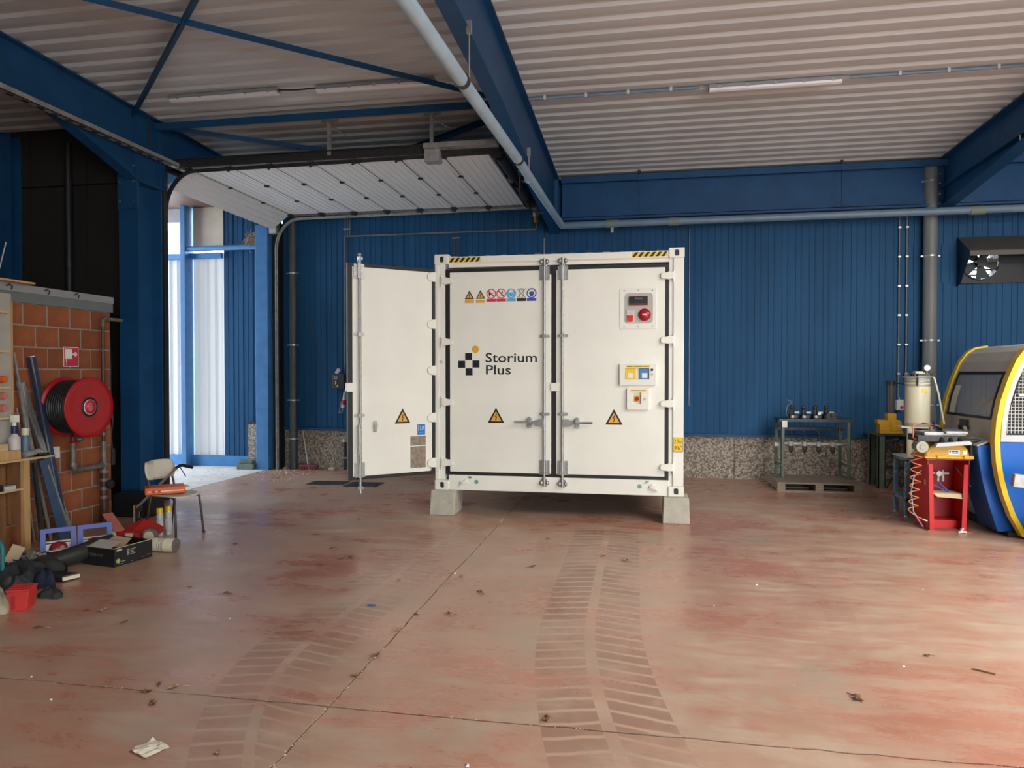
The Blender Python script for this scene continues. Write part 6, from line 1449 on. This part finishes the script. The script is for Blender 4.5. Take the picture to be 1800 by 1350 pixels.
MB().box(-.13, .08, -.06, .12, 0, .10).build('tin_body', M_navy, nb, bevel=.008); MB().box(-.09, .02, -.0615, -.06, .05, .056).box(-.06, -.02, -.0615, -.06, .03, .07).build('tin_print', M_lgrey, nb)
tag(MB().tube([(0, 0, .005), (.1, .05, .006), (.22, .02, .005), (.35, .08, .006), (.45, .05, .02)], .008, 6).build('loose_cable', M_black), 'black loose cable trailing along the foot of the shelf', 'cable').location = (-5.75, 5.70, 0)
# dark things in the gap behind the brick end
tag(MB().box(-.25, .25, -.15, .15, 0, .28).build('dark_crate', M_black, bevel=.02), 'black crate in the dark gap behind the brick partition', 'crate').location = (-6.05, 7.75, 0)
ex_ = thing('hanging_cable', 'black cable loop with socket hanging in the dark gap beside the reel', 'cable', (-6.20, 7.475, .9))
MB().tube([(0, -.02, 1.47), (0, 0, 1.0), (0, 0, .5), (.03, 0, .3), (.0, 0, .1), (.02, 0, -.1)], .015, 8).build('cable', M_black, ex_); MB().box(-.03, .04, -.02, .03, -.25, -.05).build('socket', M_darksteel, ex_, bevel=.01)

# ================================================================== THINGS LYING ON THE FLOOR
pb = thing('paper_sheet', 'crumpled white paper sheet lying on the floor at the lower left', 'paper', (-2.235, 2.925, 0))
vs = []; rnd = random.Random(4)
for i in range(7):
    for j in range(7):
        u, v = i / 6 - .5, j / 6 - .5; x = u * .125 + v * .045 + (.006 * math.sin(9 * v)); y = -u * .05 + v * .115; vs.append((x, y, .003 + rnd.uniform(0, .011)))
MB().add(vs, [(i * 7 + j, i * 7 + j + 1, (i + 1) * 7 + j + 1, (i + 1) * 7 + j) for i in range(6) for j in range(6)]).build('sheet', mat('wrinkled_paper', (.74, .68, .56), .8, var=.08), pb, fix=False)
def leaf_mesh(seed, m):
    r = random.Random(seed); n = 9; vs = [(0, 0, .012)]
    for k in range(n): a = 2 * PI * k / n; q = .035 * (1 if k % 2 else .62) * r.uniform(.8, 1.2); vs.append((q * 1.3 * math.cos(a), q * .8 * math.sin(a), .004 + r.uniform(0, .020)))
    mb = MB().add(vs, [(0, 1 + k, 1 + (k + 1) % n) for k in range(n)]); mb.bar((.04, 0, .008), (.075, .008, .004), .003, .003); me = mb.mesh('dry_leaf', False); me.materials.append(m); return me
LM = [leaf_mesh(1, M_leaf), leaf_mesh(2, M_leafp), leaf_mesh(3, M_leaf)]
LV = [(-3.995, 4.559), (-3.872, 4.581), (-2.652, 3.45), (-2.651, 3.551), (-2.531, 3.522), (-2.527, 3.33), (-.341, 6.793), (-.136, 6.684), (-2.752, 6.254), (-2.84, 6.018), (-2.0, 5.702), (-1.353, 4.959), (-.461, 3.533), (.311, 7.199),
      (-2.68, 6.32), (-3.0, 6.6), (-1.5, 5.9), (-.95, 6.3), (-1.25, 5.5), (-1.62, 4.6), (-1.58, 4.9), (-1.6, 4.15), (-1.61, 3.85), (-3.6, 5.2), (-3.2, 5.1), (-.1, 2.85), (1.75, 4.75), (1.15, 4.05), (-2.2, 8.1), (-3.3, 8.0), (2.75, 9.1), (2.95, 9.2), (3.05, 9.05), (-.95, 7.4), (-3.9, 7.2), (-4.05, 6.6), (-3.55, 4.4), (-4.05, 4.2), (1.25, 11.4), (-3.3, 3.02), (-1.9, 2.95), (-1.0, 2.95)]
for k, (x, y) in enumerate(LV):
    o = bpy.data.objects.new('dry_leaf', LM[k % 3]); COL.objects.link(o); o.location = (x, y, 0); s = .55 + .5 * ((k * 37) % 10) / 10; o.scale = (s, s, s); o.rotation_euler = (0, 0, k * 1.7)
    tag(o, 'small curled dry leaf lying on the red floor', 'leaf', 'dry leaves scattered on the floor')
SM = []
for sd in (1, 2):
    r = random.Random(sd); mb = MB(); vs = [(r.uniform(-1, 1) * .018, r.uniform(-1, 1) * .012, .002 + .01 * r.random()) for _ in range(6)]
    mb.add([(-.02, -.01, .001), (.02, -.012, .002), (.024, .01, .008), (-.015, .014, .004), (0, 0, .016)], [(0, 1, 4), (1, 2, 4), (2, 3, 4), (3, 0, 4)]); me = mb.mesh('paper_scrap', False); me.materials.append(M_paper); SM.append(me)
SV = [(-3.44, 3.508), (-3.095, 3.281), (-2.863, 4.591), (-1.58, 5.98), (-2.55, 6.2), (.55, 5.5), (.95, 6.1), (2.25, 6.2), (.45, 3.2), (-.75, 3.05), (1.9, 11.0), (-5.4, 11.4), (-6.05, 11.75), (-5.85, 11.6), (1.55, 4.55)]
for k, (x, y) in enumerate(SV):
    o = bpy.data.objects.new('paper_scrap', SM[k % 2]); COL.objects.link(o); o.location = (x, y, 0); s = .35 + .4 * ((k * 53) % 10) / 10; o.scale = (s, s, s); o.rotation_euler = (0, 0, k * 2.3)
    tag(o, 'tiny white paper scrap lying on the red floor', 'paper scrap', 'paper scraps scattered on the floor')
tag(MB().bar((-.03, 0, .006), (.03, .01, .006), .012, .008).build('blue_clip', M_mblue), 'tiny blue plastic clip on the red floor left of the centre', 'clip').location = (-1.98, 5.04, 0)
tag(MB().cyl((-.05, .03, .006), (.05, -.03, .006), .005, n=6).build('twig', M_leaf), 'thin dark twig on the red floor at the right', 'twig').location = (1.98, 4.55, 0)
grit = MB(); rnd = random.Random(11)
def speck(x, y, s):
    grit.add([(x - s, y - s * .6, .0005), (x + s, y - s * .5, .0005), (x + s * .3, y + s * .8, .0005), (x, y, s * .8)], [(0, 1, 3), (1, 2, 3), (2, 0, 3)])
for k in range(260): speck(-1.6 + rnd.gauss(0, .007), rnd.uniform(2.4, 8.3), rnd.uniform(.002, .007))
for k in range(160): speck(rnd.uniform(-3.8, 2.4), 3.47 + rnd.gauss(0, .006), rnd.uniform(.002, .005))
for k in range(330): speck(rnd.uniform(-4.2, 3.5), rnd.uniform(2.4, 10.5), rnd.uniform(.0015, .004))
for k in range(420): speck(rnd.uniform(-8.5, -5.6), rnd.uniform(10.6, 12.0), rnd.uniform(.004, .016))
g = grit.build('floor_grit', mat('pale_grit', (.55, .47, .38), .9, var=.3, vscale=8)); g['kind'] = 'stuff'; tag(g, 'pale grit scattered in the joints and over the red floor', 'grit')
